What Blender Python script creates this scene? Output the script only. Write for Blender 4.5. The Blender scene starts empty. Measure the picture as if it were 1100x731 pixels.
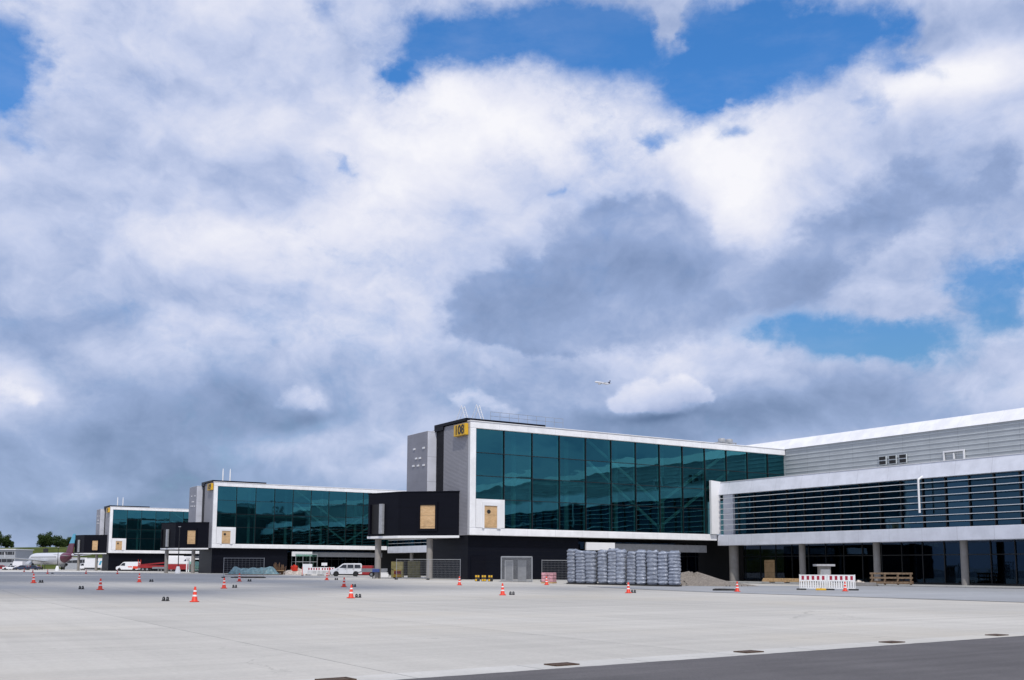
import bpy, bmesh, math, random
from mathutils import Vector, Matrix
random.seed(7)
rnd = random.Random(11)
sc = bpy.context.scene
COL = sc.collection
PI = math.pi

# ------------------------------------------------------------------ helpers
def ss(a, b, x):
    t = min(1.0, max(0.0, (x - a) / (b - a)))
    return t * t * (3 - 2 * t)

def gz(x, y):
    """ground height: the apron falls gently from the piers to the terminal gutter"""
    return 0.42 * ss(52, 98, y) * (1 - ss(62, 86, x))

class MB:
    def __init__(self):
        self.v = []; self.f = []
    def add(self, vs, fs):
        n = len(self.v)
        self.v += [tuple(v) for v in vs]
        self.f += [tuple(i + n for i in f) for f in fs]
        return self
    def box(self, x0, x1, y0, y1, z0, z1):
        return self.add([(x0,y0,z0),(x1,y0,z0),(x1,y1,z0),(x0,y1,z0),(x0,y0,z1),(x1,y0,z1),(x1,y1,z1),(x0,y1,z1)],
                        [(0,3,2,1),(4,5,6,7),(0,1,5,4),(1,2,6,5),(2,3,7,6),(3,0,4,7)])
    def quad(self, a, b, c, d):
        return self.add([a,b,c,d], [(0,1,2,3)])
    def cyl(self, p0, p1, r0, r1=None, n=10, cap=True):
        r1 = r0 if r1 is None else r1
        p0 = Vector(p0); p1 = Vector(p1); d = (p1-p0).normalized()
        a = d.orthogonal().normalized(); b = d.cross(a)
        vs = []
        for p, r in ((p0,r0),(p1,r1)):
            for i in range(n):
                t = 2*PI*i/n
                vs.append(p + a*(r*math.cos(t)) + b*(r*math.sin(t)))
        fs = [(i,(i+1)%n,n+(i+1)%n,n+i) for i in range(n)]
        if cap: fs += [tuple(reversed(range(n))), tuple(range(n,2*n))]
        return self.add(vs, fs)
    def bar(self, p0, p1, w, h):
        """rectangular bar between two points"""
        p0 = Vector(p0); p1 = Vector(p1); d = (p1-p0).normalized()
        up = Vector((0,0,1)) if abs(d.z) < .95 else Vector((0,1,0))
        a = d.cross(up).normalized()*w/2; b = a.cross(d).normalized()*h/2
        vs = [p+s*a+t*b for p in (p0,p1) for s,t in ((-1,-1),(1,-1),(1,1),(-1,1))]
        return self.add(vs, [(0,1,2,3),(7,6,5,4),(0,4,5,1),(1,5,6,2),(2,6,7,3),(3,7,4,0)])
    def prism(self, poly, axis, a, b):
        """extrude a 2-D polygon along an axis: poly in the two other coordinates"""
        n = len(poly); vs = []
        for t in (a, b):
            for p in poly:
                vs.append((t,p[0],p[1]) if axis=='x' else (p[0],t,p[1]) if axis=='y' else (p[0],p[1],t))
        return self.add(vs, [tuple(range(n)), tuple(reversed(range(n,2*n)))] + [(i,n+i,n+(i+1)%n,(i+1)%n) for i in range(n)])
    def lathe(self, prof, n=20, c=(0,0,0), cap=True):
        vs = []; fs = []
        for r, z in prof:
            for i in range(n):
                t = 2*PI*i/n
                vs.append((c[0]+r*math.cos(t), c[1]+r*math.sin(t), c[2]+z))
        for k in range(len(prof)-1):
            for i in range(n):
                fs.append((k*n+i, k*n+(i+1)%n, (k+1)*n+(i+1)%n, (k+1)*n+i))
        if cap: fs += [tuple(reversed(range(n))), tuple(range((len(prof)-1)*n, len(prof)*n))]
        return self.add(vs, fs)
    def loft(self, secs):
        n = len(secs[0]); vs = [v for s in secs for v in s]; fs = []
        for k in range(len(secs)-1):
            for i in range(n):
                fs.append((k*n+i, k*n+(i+1)%n, (k+1)*n+(i+1)%n, (k+1)*n+i))
        fs += [tuple(reversed(range(n))), tuple(range((len(secs)-1)*n, len(secs)*n))]
        return self.add(vs, fs)
    def build(self, name, mat, parent=None, smooth=None, bevel=0, recalc=True):
        me = bpy.data.meshes.new(name)
        me.from_pydata(self.v, [], self.f)
        if recalc:
            bm = bmesh.new(); bm.from_mesh(me)
            bmesh.ops.recalc_face_normals(bm, faces=bm.faces)
            bm.to_mesh(me); bm.free()
        me.materials.append(mat)
        o = bpy.data.objects.new(name, me); COL.objects.link(o)
        if parent: o.parent = parent
        if bevel:
            m = o.modifiers.new('bevel', 'BEVEL'); m.width = bevel; m.segments = 2; m.limit_method = 'ANGLE'
        if smooth is not None:
            for p in me.polygons: p.use_smooth = True
            try: me.set_sharp_from_angle(angle=math.radians(smooth))
            except Exception: pass
        return o

def tag(o, label, cat, group=None, kind=None):
    if label: o['label'] = label
    if cat: o['category'] = cat
    if group: o['group'] = group
    if kind: o['kind'] = kind
    return o

def empty(name, loc, rz=0, label=None, cat=None, group=None):
    o = bpy.data.objects.new(name, None); COL.objects.link(o)
    o.location = loc; o.rotation_euler = (0,0,rz); o.empty_display_size = .3
    return tag(o, label, cat, group)

def copy_tree(o, parent=None):
    c = o.copy(); COL.objects.link(c)
    if parent: c.parent = parent
    for ch in list(o.children): copy_tree(ch, c)
    return c

# ------------------------------------------------------------------ node helpers
class NT:
    def __init__(self, tree): self.t = tree; self.n = tree.nodes; self.l = tree.links
    def new(self, ty, ins=None, **pr):
        nd = self.n.new(ty)
        for k, v in pr.items(): setattr(nd, k, v)
        for k, v in (ins or {}).items():
            s = nd.inputs[k]
            if isinstance(v, bpy.types.NodeSocket): self.l.new(v, s)
            else: s.default_value = v
        return nd
    def m(self, op, a, b=0.0, c=0.0, clamp=False):
        nd = self.n.new('ShaderNodeMath'); nd.operation = op; nd.use_clamp = clamp
        for i, v in enumerate((a, b, c)):
            if isinstance(v, bpy.types.NodeSocket): self.l.new(v, nd.inputs[i])
            else: nd.inputs[i].default_value = v
        return nd.outputs[0]
    def vm(self, op, a, b=(0,0,0), c=(0,0,0)):
        nd = self.n.new('ShaderNodeVectorMath'); nd.operation = op
        for i, v in enumerate((a, b, c)):
            if isinstance(v, bpy.types.NodeSocket): self.l.new(v, nd.inputs[i])
            else: nd.inputs[i].default_value = v
        return nd.outputs[1] if op in ('DOT_PRODUCT','LENGTH') else nd.outputs[0]
    def mr(self, v, a, b, c=0.0, d=1.0, smooth=True):
        nd = self.new('ShaderNodeMapRange', {'Value': v, 'From Min': a, 'From Max': b, 'To Min': c, 'To Max': d})
        nd.interpolation_type = 'SMOOTHSTEP' if smooth else 'LINEAR'
        return nd.outputs[0]
    def noise(self, vec, scale, detail=4, rough=.55, color=False):
        nd = self.new('ShaderNodeTexNoise', {'Scale': scale, 'Detail': detail, 'Roughness': rough})
        if vec is not None: self.l.new(vec, nd.inputs['Vector'])
        return nd.outputs['Color' if color else 'Fac']
    def ramp(self, fac, stops):
        nd = self.n.new('ShaderNodeValToRGB'); self.l.new(fac, nd.inputs[0])
        e = nd.color_ramp.elements
        while len(e) < len(stops): e.new(.5)
        for i, (p, c) in enumerate(stops):
            e[i].position = p; e[i].color = (*c, 1)
        return nd.outputs[0]
    def mix(self, fac, a, b, mode='MIX'):
        nd = self.n.new('ShaderNodeMix'); nd.data_type = 'RGBA'; nd.blend_type = mode
        for i, v in ((0, fac), (6, a), (7, b)):
            if isinstance(v, bpy.types.NodeSocket): self.l.new(v, nd.inputs[i])
            else: nd.inputs[i].default_value = v if i == 0 else (*v, 1)
        return nd.outputs[2]

def newmat(name):
    m = bpy.data.materials.new(name); m.use_nodes = True
    m.node_tree.nodes.clear()
    t = NT(m.node_tree)
    out = t.n.new('ShaderNodeOutputMaterial')
    return m, t, out

def mat(name, col, rough=.6, metal=0.0, var=.12, scale=3.0, bump=0.0, bscale=30., spec=.5, grime=0.0):
    """painted / plain surface with mild patchy wear"""
    m, t, out = newmat(name)
    tc = t.n.new('ShaderNodeTexCoord').outputs['Object']
    n1 = t.noise(tc, scale, 6, .6)
    f = t.mr(n1, .3, .7, 1-var, 1+var)
    c = t.mix(1.0, col, t.new('ShaderNodeCombineColor', {0: f, 1: f, 2: f}).outputs[0], 'MULTIPLY')
    if grime:
        st = t.noise(t.vm('MULTIPLY', tc, (1.3,1.3,.18)), 2.2, 5, .65)
        g = t.mr(st, .48, .75, 0, grime)
        c = t.mix(g, c, (col[0]*.55, col[1]*.52, col[2]*.48))
    b = t.new('ShaderNodeBsdfPrincipled', {'Base Color': c, 'Roughness': rough, 'Metallic': metal, 'Specular IOR Level': spec})
    if bump:
        bn = t.new('ShaderNodeBump', {'Height': t.noise(tc, bscale, 4), 'Strength': bump, 'Distance': .02})
        t.l.new(bn.outputs[0], b.inputs['Normal'])
    t.l.new(b.outputs[0], out.inputs[0])
    return m

def ribbed(name, col, axis, period, depth=.35, rough=.45, metal=0.0, dark=.75, duty=.25, panel=None, spec=.5, grime=0.0):
    """sheet cladding with ribs or joints every <period> metres along an axis"""
    m, t, out = newmat(name)
    tc = t.n.new('ShaderNodeTexCoord').outputs['Object']
    s = t.n.new('ShaderNodeSeparateXYZ'); t.l.new(tc, s.inputs[0])
    p = t.m('FRACT', t.m('DIVIDE', s.outputs['XYZ'.index(axis)], period))
    tri = t.m('ABSOLUTE', t.m('SUBTRACT', p, .5))
    g = t.mr(tri, .5-duty, .5-duty*.4, 0, 1)
    n1 = t.noise(tc, .6, 6, .6)
    f = t.mr(n1, .3, .7, .92, 1.08)
    base = t.mix(1.0, col, t.new('ShaderNodeCombineColor', {0: f, 1: f, 2: f}).outputs[0], 'MULTIPLY')
    c = t.mix(g, base, tuple(x*dark for x in col))
    if grime:
        st = t.noise(t.vm('MULTIPLY', tc, (1.6,1.6,.15)), 2.0, 6, .68)
        c = t.mix(t.mr(st, .50, .78, 0, grime), c, (col[0]*.5, col[1]*.48, col[2]*.45))
    if panel:
        ax2, per2 = panel
        p2 = t.m('FRACT', t.m('DIVIDE', s.outputs['XYZ'.index(ax2)], per2))
        g2 = t.m('LESS_THAN', p2, .035/per2*1.4)
        c = t.mix(t.m('MULTIPLY', g2, .5), c, tuple(x*.4 for x in col))
    b = t.new('ShaderNodeBsdfPrincipled', {'Base Color': c, 'Roughness': rough, 'Metallic': metal, 'Specular IOR Level': spec})
    bn = t.new('ShaderNodeBump', {'Height': g, 'Strength': depth, 'Distance': .04}); bn.invert = True
    t.l.new(bn.outputs[0], b.inputs['Normal'])
    t.l.new(b.outputs[0], out.inputs[0])
    return m

def glass(name, gloss, trans, wav=.02, rough=.02, bscale=.35):
    """coated facade glass: tinted mirror over tinted see-through pane, slightly wavy"""
    m, t, out = newmat(name)
    tc = t.n.new('ShaderNodeTexCoord').outputs['Object']
    h = t.noise(t.vm('MULTIPLY', tc, (1,1,1.6)), bscale, 2, .5)
    bn = t.new('ShaderNodeBump', {'Height': h, 'Strength': 1.0, 'Distance': wav})
    rp = t.mr(t.n.new('ShaderNodeNewGeometry').outputs['Random Per Island'], 0, 1, .80, 1.16, False)
    gc = t.mix(1.0, gloss, t.new('ShaderNodeCombineColor', {0: rp, 1: rp, 2: rp}).outputs[0], 'MULTIPLY')
    g = t.new('ShaderNodeBsdfGlossy', {'Color': gc, 'Roughness': rough, 'Normal': bn.outputs[0]})
    tr = t.new('ShaderNodeBsdfTransparent', {'Color': (*trans,1)})
    a = t.new('ShaderNodeAddShader', {0: g.outputs[0], 1: tr.outputs[0]})
    t.l.new(a.outputs[0], out.inputs[0])
    return m

# ------------------------------------------------------------------ materials
def concrete_apron(name, base, joint=(7.5, 7.5), light=1.0):
    m, t, out = newmat(name)
    pos = t.n.new('ShaderNodeNewGeometry').outputs['Position']
    s = t.n.new('ShaderNodeSeparateXYZ'); t.l.new(pos, s.inputs[0])
    wob = t.noise(pos, .25, 3)
    jo = None; cells = []
    for i, per in enumerate(joint):
        q = t.m('DIVIDE', t.m('ADD', s.outputs[i], t.m('MULTIPLY', wob, .02)), per)
        fr = t.m('ABSOLUTE', t.m('SUBTRACT', t.m('FRACT', q), .5))
        j = t.m('GREATER_THAN', fr, .5-.021/per)
        cells.append(t.m('FLOOR', q))
        jo = j if jo is None else t.m('MAXIMUM', jo, j)
    cv = t.new('ShaderNodeCombineXYZ', {0: cells[0], 1: cells[1]}).outputs[0]
    wn = t.new('ShaderNodeTexWhiteNoise', {'Vector': cv}).outputs[0]
    slab = t.mr(wn, 0, 1, .955, 1.045, False)
    n_big = t.mr(t.noise(pos, .035, 4, .6), .3, .7, .88, 1.08)
    stre = t.mr(t.noise(t.vm('MULTIPLY', pos, (.06,.9,1)), 1.0, 6, .65), .3, .7, .93, 1.06)
    stre2 = t.mr(t.noise(t.vm('MULTIPLY', pos, (.9,.05,1)), 1.0, 5, .65), .3, .7, .95, 1.04)
    fine = t.mr(t.noise(pos, 9, 6, .7), .25, .75, .93, 1.07)
    f = t.m('MULTIPLY', t.m('MULTIPLY', t.m('MULTIPLY', slab, n_big), t.m('MULTIPLY', stre, stre2)), fine)
    c = t.mix(1.0, base, t.new('ShaderNodeCombineColor', {0: f, 1: f, 2: f}).outputs[0], 'MULTIPLY')
    warm = t.mr(t.noise(pos, .09, 4, .6), .45, .75)
    c = t.mix(t.m('MULTIPLY', warm, .5), c, (base[0]*1.02, base[1]*.965, base[2]*.87))
    st = t.mr(t.noise(pos, .5, 5, .7), .66, .8)
    c = t.mix(t.m('MULTIPLY', st, .38), c, tuple(x*.5 for x in base))
    # rubber laid down by turning tyres, oil spots
    ty = t.noise(t.vm('MULTIPLY_ADD', t.noise(pos, .02, 2, .5, True), (14,14,0), t.vm('MULTIPLY', pos, (.05,1.1,1))), .9, 4, .6)
    c = t.mix(t.m('MULTIPLY', t.mr(ty, .60, .72), .16), c, tuple(x*.4 for x in base))
    oil = t.mr(t.noise(pos, 1.7, 2, .5), .72, .76)
    c = t.mix(t.m('MULTIPLY', oil, .35), c, tuple(x*.35 for x in base))
    # hairline cracks and tyre rub
    vr = t.new('ShaderNodeTexVoronoi', {'Scale': .11, 'Vector': t.vm('ADD', pos, t.vm('MULTIPLY', t.noise(pos, .5, 5, .7, True), (3,3,0)))}, feature='DISTANCE_TO_EDGE').outputs['Distance']
    cr = t.m('MULTIPLY', t.m('LESS_THAN', vr, .004), t.mr(t.noise(pos, .06, 2), .5, .58))
    c = t.mix(t.m('MULTIPLY', cr, .3), c, tuple(x*.35 for x in base))
    c = t.mix(t.m('MULTIPLY', jo, t.mr(t.noise(pos, .4, 3), .3, .7, .35, .75)), c, tuple(x*.33 for x in base))
    bn = t.new('ShaderNodeBump', {'Height': t.noise(pos, 35, 5, .7), 'Strength': .35, 'Distance': .006})
    b = t.new('ShaderNodeBsdfPrincipled', {'Base Color': c, 'Roughness': .85, 'Specular IOR Level': .3, 'Normal': bn.outputs[0]})
    t.l.new(b.outputs[0], out.inputs[0])
    return m

def asphalt(name, base):
    m, t, out = newmat(name)
    pos = t.n.new('ShaderNodeNewGeometry').outputs['Position']
    a = t.mr(t.noise(pos, .3, 5, .6), .3, .7, .85, 1.15)
    s1 = t.mr(t.noise(t.vm('MULTIPLY', pos, (.12,1.6,1)), 1, 5, .6), .3, .7, .88, 1.12)
    g = t.mr(t.noise(pos, 60, 3, .7), .3, .7, .7, 1.35)
    f = t.m('MULTIPLY', t.m('MULTIPLY', a, s1), g)
    c = t.mix(1.0, base, t.new('ShaderNodeCombineColor', {0: f, 1: f, 2: f}).outputs[0], 'MULTIPLY')
    bn = t.new('ShaderNodeBump', {'Height': t.noise(pos, 70, 3, .7), 'Strength': .5, 'Distance': .01})
    b = t.new('ShaderNodeBsdfPrincipled', {'Base Color': c, 'Roughness': .8, 'Specular IOR Level': .35, 'Normal': bn.outputs[0]})
    t.l.new(b.outputs[0], out.inputs[0])
    return m

def leafmat(name, a, b_):
    m, t, out = newmat(name)
    oi = t.n.new('ShaderNodeNewGeometry')
    c = t.mix(oi.outputs['Random Per Island'], a, b_)
    d = t.new('ShaderNodeBsdfPrincipled', {'Base Color': c, 'Roughness': .7, 'Specular IOR Level': .1})
    tl = t.new('ShaderNodeBsdfTranslucent', {'Color': c})
    mx = t.new('ShaderNodeMixShader', {0: .25, 1: d.outputs[0], 2: tl.outputs[0]})
    t.l.new(mx.outputs[0], out.inputs[0])
    return m

def grassmat(name):
    m, t, out = newmat(name)
    pos = t.n.new('ShaderNodeNewGeometry').outputs['Position']
    n = t.noise(t.vm('MULTIPLY', pos, (1,1,3)), .12, 7, .68)
    c = t.ramp(n, [(.3,(.024,.036,.008)),(.5,(.060,.078,.014)),(.7,(.10,.118,.026))])
    b = t.new('ShaderNodeBsdfPrincipled', {'Base Color': c, 'Roughness': .9, 'Specular IOR Level': .1})
    t.l.new(b.outputs[0], out.inputs[0])
    return m

M = {}
M['apron'] = concrete_apron('apron concrete', (.455,.438,.404))
M['lane'] = concrete_apron('pale lane concrete', (.60,.59,.56))  # apron concrete with sunshine put into its paler colour
M['road'] = concrete_apron('service road concrete', (.30,.31,.325), (9,4))
M['channel'] = concrete_apron('drain channel concrete', (.49,.48,.455), (2.5,50))
M['pave'] = concrete_apron('pavement concrete', (.36,.36,.35), (2,2))
M['asphalt'] = asphalt('asphalt', (.094,.088,.090))
M['asphalt_old'] = asphalt('old asphalt', (.13,.13,.135))
M['grass'] = grassmat('grass')
M['white'] = mat('white panel', (.80,.80,.81), .35, var=.03, scale=.4, grime=.06)
M['white_frame'] = ribbed('white facade panel', (.85,.85,.86), 'X', 3.8, .3, .35, dark=.62, duty=.0045, grime=.14)
M['white_band'] = ribbed('white band panel', (.70,.72,.785), 'Y', 4.0, .3, .35, dark=.66, duty=.005, grime=.16)
M['roof_white'] = ribbed('white roof fascia', (.80,.80,.82), 'Y', 5.2, .3, .35, dark=.8, duty=.004, grime=.08)
M['roof'] = mat('pale roof membrane', (.45,.45,.45), .8)
M['endwall'] = ribbed('grey ribbed sheet', (.31,.305,.325), 'Z', .15, .5, .45, .1, dark=.72, duty=.3)
M['tower_grey'] = ribbed('grey flat panel', (.25,.245,.27), 'Z', .9, .3, .4, .2, dark=.85, duty=.015)
M['tower_white'] = ribbed('pale panel', (.62,.64,.72), 'Z', 2.9, .4, .4, dark=.6, duty=.01)
M['black'] = ribbed('black cladding', (.0045,.0050,.0095), 'Z', 1.2, .4, .4, spec=.12, dark=.5, duty=.02, panel=('X', 2.4))
M['black_wall'] = ribbed('dark navy wall', (.0045,.0055,.0105), 'Z', .6, .4, .4, spec=.12, dark=.6, duty=.03)
M['upper'] = ribbed('grey louvred wall', (.41,.435,.45), 'Z', .58, .2, .5, dark=.93, duty=.2, panel=('Y', 3.7))
M['upper_slat'] = mat('louvre edge', (.62,.66,.68), .4, var=.05)
M['slat'] = mat('white louvre', (.74,.76,.78), .35, var=.05)
M['dark'] = mat('dark interior', (.012,.012,.014), .7)
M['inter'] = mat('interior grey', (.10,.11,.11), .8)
M['slabc'] = mat('interior slab', (.30,.31,.31), .8)
M['bracewhite'] = mat('white steel', (.85,.86,.86), .5, var=.03)
M['planewhite'] = mat('aircraft paint', (.62,.63,.66), .25, var=.04)
M['brace'] = mat('pale steel', (.62,.66,.66), .5, var=.05)
M['frame'] = mat('dark frame', (.010,.012,.014), .4)
M['glass'] = glass('teal facade glass', (.030,.132,.160), (.085,.19,.185), .016, .02, .22)
M['ribbon'] = glass('blue ribbon glass', (.026,.062,.095), (.07,.11,.14), .008, .02)
M['dglass'] = glass('dark ground glass', (.013,.025,.042), (.14,.16,.19), .006, .02)
M['clear'] = glass('greenish glass', (.13,.20,.18), (.5,.66,.60), .004, .02)
M['column'] = mat('concrete column', (.27,.255,.24), .85, var=.10, scale=1.5, bump=.2, bscale=14, grime=.2)
M['ply'] = None
M['wood'] = mat('sawn timber', (.46,.30,.15), .75, var=.25, scale=5)
M['wood_dark'] = mat('brown timber', (.17,.10,.055), .8, var=.3, scale=6)
M['yellow'] = mat('yellow sign', (.72,.42,.02), .45, var=.05)
M['signblack'] = mat('sign black', (.02,.018,.015), .5)
M['orange'] = mat('cone orange', (.72,.045,.016), .5, var=.12, scale=8)
M['conewhite'] = mat('reflective white', (.80,.80,.80), .3, var=.08, scale=9)
M['rubber'] = mat('black rubber', (.015,.015,.016), .7, var=.2)
M['steel'] = mat('galvanised steel', (.42,.43,.44), .4, .7, var=.1)
M['greypaint'] = mat('grey paint', (.33,.34,.36), .5)
M['red'] = mat('red paint', (.30,.015,.018), .4, var=.12)
M['redwhite'] = mat('red sheeting', (.34,.012,.04), .45, var=.1)
M['carwhite'] = mat('white car paint', (.78,.79,.82), .18, var=.03, scale=2)
M['carglass'] = mat('car window', (.010,.012,.015), .06, spec=.8)
M['carblack'] = mat('black plastic', (.018,.018,.020), .5)
M['alloy'] = mat('wheel metal', (.35,.35,.36), .3, .7)
M['tyre'] = mat('tyre', (.014,.014,.014), .85)
M['lamp'] = mat('lamp lens', (.75,.75,.76), .1)
M['lampred'] = mat('red lamp lens', (.35,.01,.01), .2)
M['carblue'] = mat('dark blue paint', (.03,.045,.09), .25)
M['cargrey'] = mat('grey car paint', (.25,.26,.28), .25, .3)
M['burgundy'] = mat('burgundy paint', (.11,.012,.04), .3)
M['skyblue'] = mat('light blue paint', (.08,.38,.55), .3)
M['navy'] = mat('navy paint', (.018,.024,.07), .3)
M['alu'] = mat('wing grey', (.50,.52,.54), .35, .3)
M['tarp'] = mat('blue green tarpaulin', (.17,.29,.31), .4, var=.35, scale=2.5, bump=.5, bscale=3)
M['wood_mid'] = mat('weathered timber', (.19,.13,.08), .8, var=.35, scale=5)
M['capgrey'] = mat('pale concrete cap', (.42,.42,.44), .8)
M['khaki'] = mat('khaki board', (.20,.175,.07), .7, var=.3, scale=2)
M['gravel'] = mat('gravel', (.19,.168,.145), .95, var=.4, scale=9, bump=1.0, bscale=12)
M['sand'] = mat('sand and rubble', (.52,.46,.40), .95, var=.4, scale=4, bump=1.0, bscale=8)
M['pink'] = mat('pink wrapped blocks', (.52,.27,.30), .6, var=.3, scale=4)
M['bluecrate'] = mat('blue plastic', (.03,.06,.22), .45)
M['bld'] = mat('pale grey cladding', (.33,.35,.38), .6)
M['bark'] = mat('bark', (.06,.045,.03), .9)
M['rust'] = mat('rusty iron', (.085,.05,.03), .75, .3, var=.4, scale=12, bump=.5, bscale=25)
M['leaf'] = leafmat('leaves', (.020,.042,.012), (.065,.10,.03))

def plywood():
    m, t, out = newmat('plywood sheet')
    tc = t.n.new('ShaderNodeTexCoord').outputs['Object']
    n = t.noise(t.vm('MULTIPLY', tc, (2,2,14)), 1.4, 5, .6)
    c = t.ramp(n, [(.25,(.46,.27,.12)),(.5,(.60,.39,.20)),(.75,(.70,.50,.29))])
    st = t.mr(t.noise(tc, 1.1, 5, .65), .45, .7)
    c = t.mix(t.m('MULTIPLY', st, .45), c, (.30,.19,.10))
    sp = t.n.new('ShaderNodeSeparateXYZ'); t.l.new(tc, sp.inputs[0])
    jn = t.m('GREATER_THAN', t.m('ABSOLUTE', t.m('SUBTRACT', t.m('FRACT', t.m('DIVIDE', sp.outputs[2], 1.25)), .5)), .488)
    c = t.mix(t.m('MULTIPLY', jn, .7), c, (.08,.05,.03))
    b = t.new('ShaderNodeBsdfPrincipled', {'Base Color': c, 'Roughness': .7})
    t.l.new(b.outputs[0], out.inputs[0]); return m
M['ply'] = plywood()

def bagmat():
    m, t, out = newmat('grey plastic wrap')
    tc = t.n.new('ShaderNodeTexCoord').outputs['Object']
    oi = t.n.new('ShaderNodeObjectInfo').outputs['Random']
    off = t.new('ShaderNodeCombineXYZ', {0: t.m('MULTIPLY', oi, 30.)}).outputs[0]
    p = t.vm('ADD', tc, off)
    n = t.noise(t.vm('MULTIPLY', p, (2.2,2.2,8)), 1.0, 5, .62)
    c = t.ramp(n, [(.3,(.15,.17,.215)),(.5,(.235,.265,.33)),(.60,(.33,.365,.44)),(.69,(.68,.71,.78))])  # palest stop paints highlights of the wrap into the colour
    f = t.mr(oi, 0, 1, .82, 1.1, False)
    c = t.mix(1.0, c, t.new('ShaderNodeCombineColor', {0: f, 1: f, 2: f}).outputs[0], 'MULTIPLY')
    h = t.noise(t.vm('MULTIPLY', p, (2.5,2.5,11)), 1.5, 4, .6)
    bn = t.new('ShaderNodeBump', {'Height': h, 'Strength': .9, 'Distance': .09})
    b = t.new('ShaderNodeBsdfPrincipled', {'Base Color': c, 'Roughness': .24, 'Normal': bn.outputs[0]})
    t.l.new(b.outputs[0], out.inputs[0]); return m
M['bag'] = bagmat()

# ------------------------------------------------------------------ ground
def sheet(name, xs, ys, dz, m, keep=None):
    me = bpy.data.meshes.new(name)
    vs = [(x, y, gz(x, y)+dz) for y in ys for x in xs]
    nx = len(xs); fs = []
    for j in range(len(ys)-1):
        for i in range(nx-1):
            if keep and not keep((xs[i]+xs[i+1])/2, (ys[j]+ys[j+1])/2): continue
            fs.append((j*nx+i, j*nx+i+1, (j+1)*nx+i+1, (j+1)*nx+i))
    me.from_pydata(vs, [], fs); me.materials.append(m)
    o = bpy.data.objects.new(name, me); COL.objects.link(o); o['kind'] = 'structure'
    return o
far = [-4000,-2000,-1000,-500,-250,-120]
xs = far + [-120+2*i for i in range(1,126)] + [160,220,350,600,1200,2500,5000]
ys = [-4000,-2000,-1000,-500,-200,-100,-50,-20] + [2*i for i in range(0,61)] + [140,170,200,240,300,400,550,800,1500,3000,5000]
sheet('apron', xs, ys, 0, M['apron'])
sheet('service_road', [52+2*i for i in range(0,19)], [-200,-100,-50,-20]+[2*i for i in range(0,36)], .008, M['road'])
sheet('concrete_lane', [-200,-100,0,54], [242,262,280], .008, M['lane'])  # sunlit stretch of far apron, painted as a paler sheet
sheet('far_taxiway', [-400,-200,0,100,140], [281,330,420,470], .008, M['asphalt_old'])
edge = lambda x: 14.07 + .062*x
def strip(name, a, b, z, m, rag=0.0):
    rr = random.Random(17); xs_ = [-220,-120,-60] + [-30+.25*i for i in range(321)] + [60,90,140,200]
    vs = []
    for x in xs_:
        j = rr.uniform(-rag, rag)
        vs += [(x, a(x), z), (x, b(x)+j, z)]
    me = bpy.data.meshes.new(name)
    me.from_pydata(vs, [], [(2*i,2*i+2,2*i+3,2*i+1) for i in range(len(xs_)-1)])
    me.materials.append(m); o = bpy.data.objects.new(name, me); COL.objects.link(o); o['kind'] = 'structure'
strip('asphalt_apron', lambda x: -180, edge, .010, M['asphalt'], .018)
strip('drain_channel', lambda x: edge(x)-.05, lambda x: edge(x)+.90, .006, M['channel'])

# pavement in front of the terminal's ground floor
o = MB().box(87, 96.4, -120, 95.4, 0, .13).build('pavement', M['pave'], bevel=.02); o['kind'] = 'structure'

# slot of dark filler between apron and service road
vs = []
for i in range(0, 41):
    y = -60 + i*3.25
    vs += [(51.86, y, gz(51.86,y)+.016), (52.08, y, gz(52.08,y)+.016)]
me = bpy.data.meshes.new('slot_drain'); me.from_pydata(vs, [], [(2*i,2*i+1,2*i+3,2*i+2) for i in range(40)])
me.materials.append(M['rubber']); o = bpy.data.objects.new('slot_drain', me); COL.objects.link(o); o['kind'] = 'structure'

# grassy bank beyond the airfield
def bank():
    vs = []; fs = []
    Fh = Vector((.535,.845)); Rh = Vector((.845,-.535))
    us = [-900+30*i for i in range(50)]
    prof = [(400,.40),(412,1.6),(430,5.0),(448,8.6),(460,9.9),(475,10.2),(520,10.4),(700,10.0),(1500,9.0)]
    r = random.Random(3)
    for u in us:
        for d, z in prof:
            p = Fh*d + Rh*u
            zz = z if d < 402 else z + .5*math.sin(u*.021+d*.01) + r.uniform(-.15,.15)
            vs.append((p.x, p.y, zz))
    n = len(prof)
    for i in range(len(us)-1):
        for j in range(n-1):
            fs.append((i*n+j, (i+1)*n+j, (i+1)*n+j+1, i*n+j+1))
    me = bpy.data.meshes.new('hill'); me.from_pydata(vs, [], fs); me.materials.append(M['grass'])
    for p in me.polygons: p.use_smooth = True
    o = bpy.data.objects.new('hill', me); COL.objects.link(o); o['kind'] = 'structure'
bank()

# drain grates set into the channel
def grate():
    r = empty('drain_grate', (0,0,0))
    b = MB(); L, W = .54, .36
    for a in ((-L/2,L/2,-W/2,-W/2+.04),(-L/2,L/2,W/2-.04,W/2),(-L/2,-L/2+.04,-W/2+.041,W/2-.041),(L/2-.04,L/2,-W/2+.041,W/2-.041)):
        b.box(a[0],a[1],a[2],a[3],-.004,.016)
    b.build('frame', M['rust'], r)
    g = MB()
    for i in range(13):
        x = -L/2+.08+i*(L-.16)/12; g.box(x-.018,x+.018,-W/2+.042,W/2-.042,.000,.012)
    g.build('grating', M['rust'], r)
    MB().box(-L/2+.042,L/2-.042,-W/2+.042,W/2-.042,-.003,-.001).build('sump', M['rubber'], r)
    return r
g0 = None
lab = ['rusty drain grate at the bottom edge of the picture, left of where the asphalt begins',
       'rusty drain grate in the pale channel by the asphalt corner, second from the left',
       'rusty drain grate in the pale channel, middle one of the five',
       'rusty drain grate in the pale channel, second from the right',
       'rusty drain grate farthest along the channel, rightmost of the five']
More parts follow.
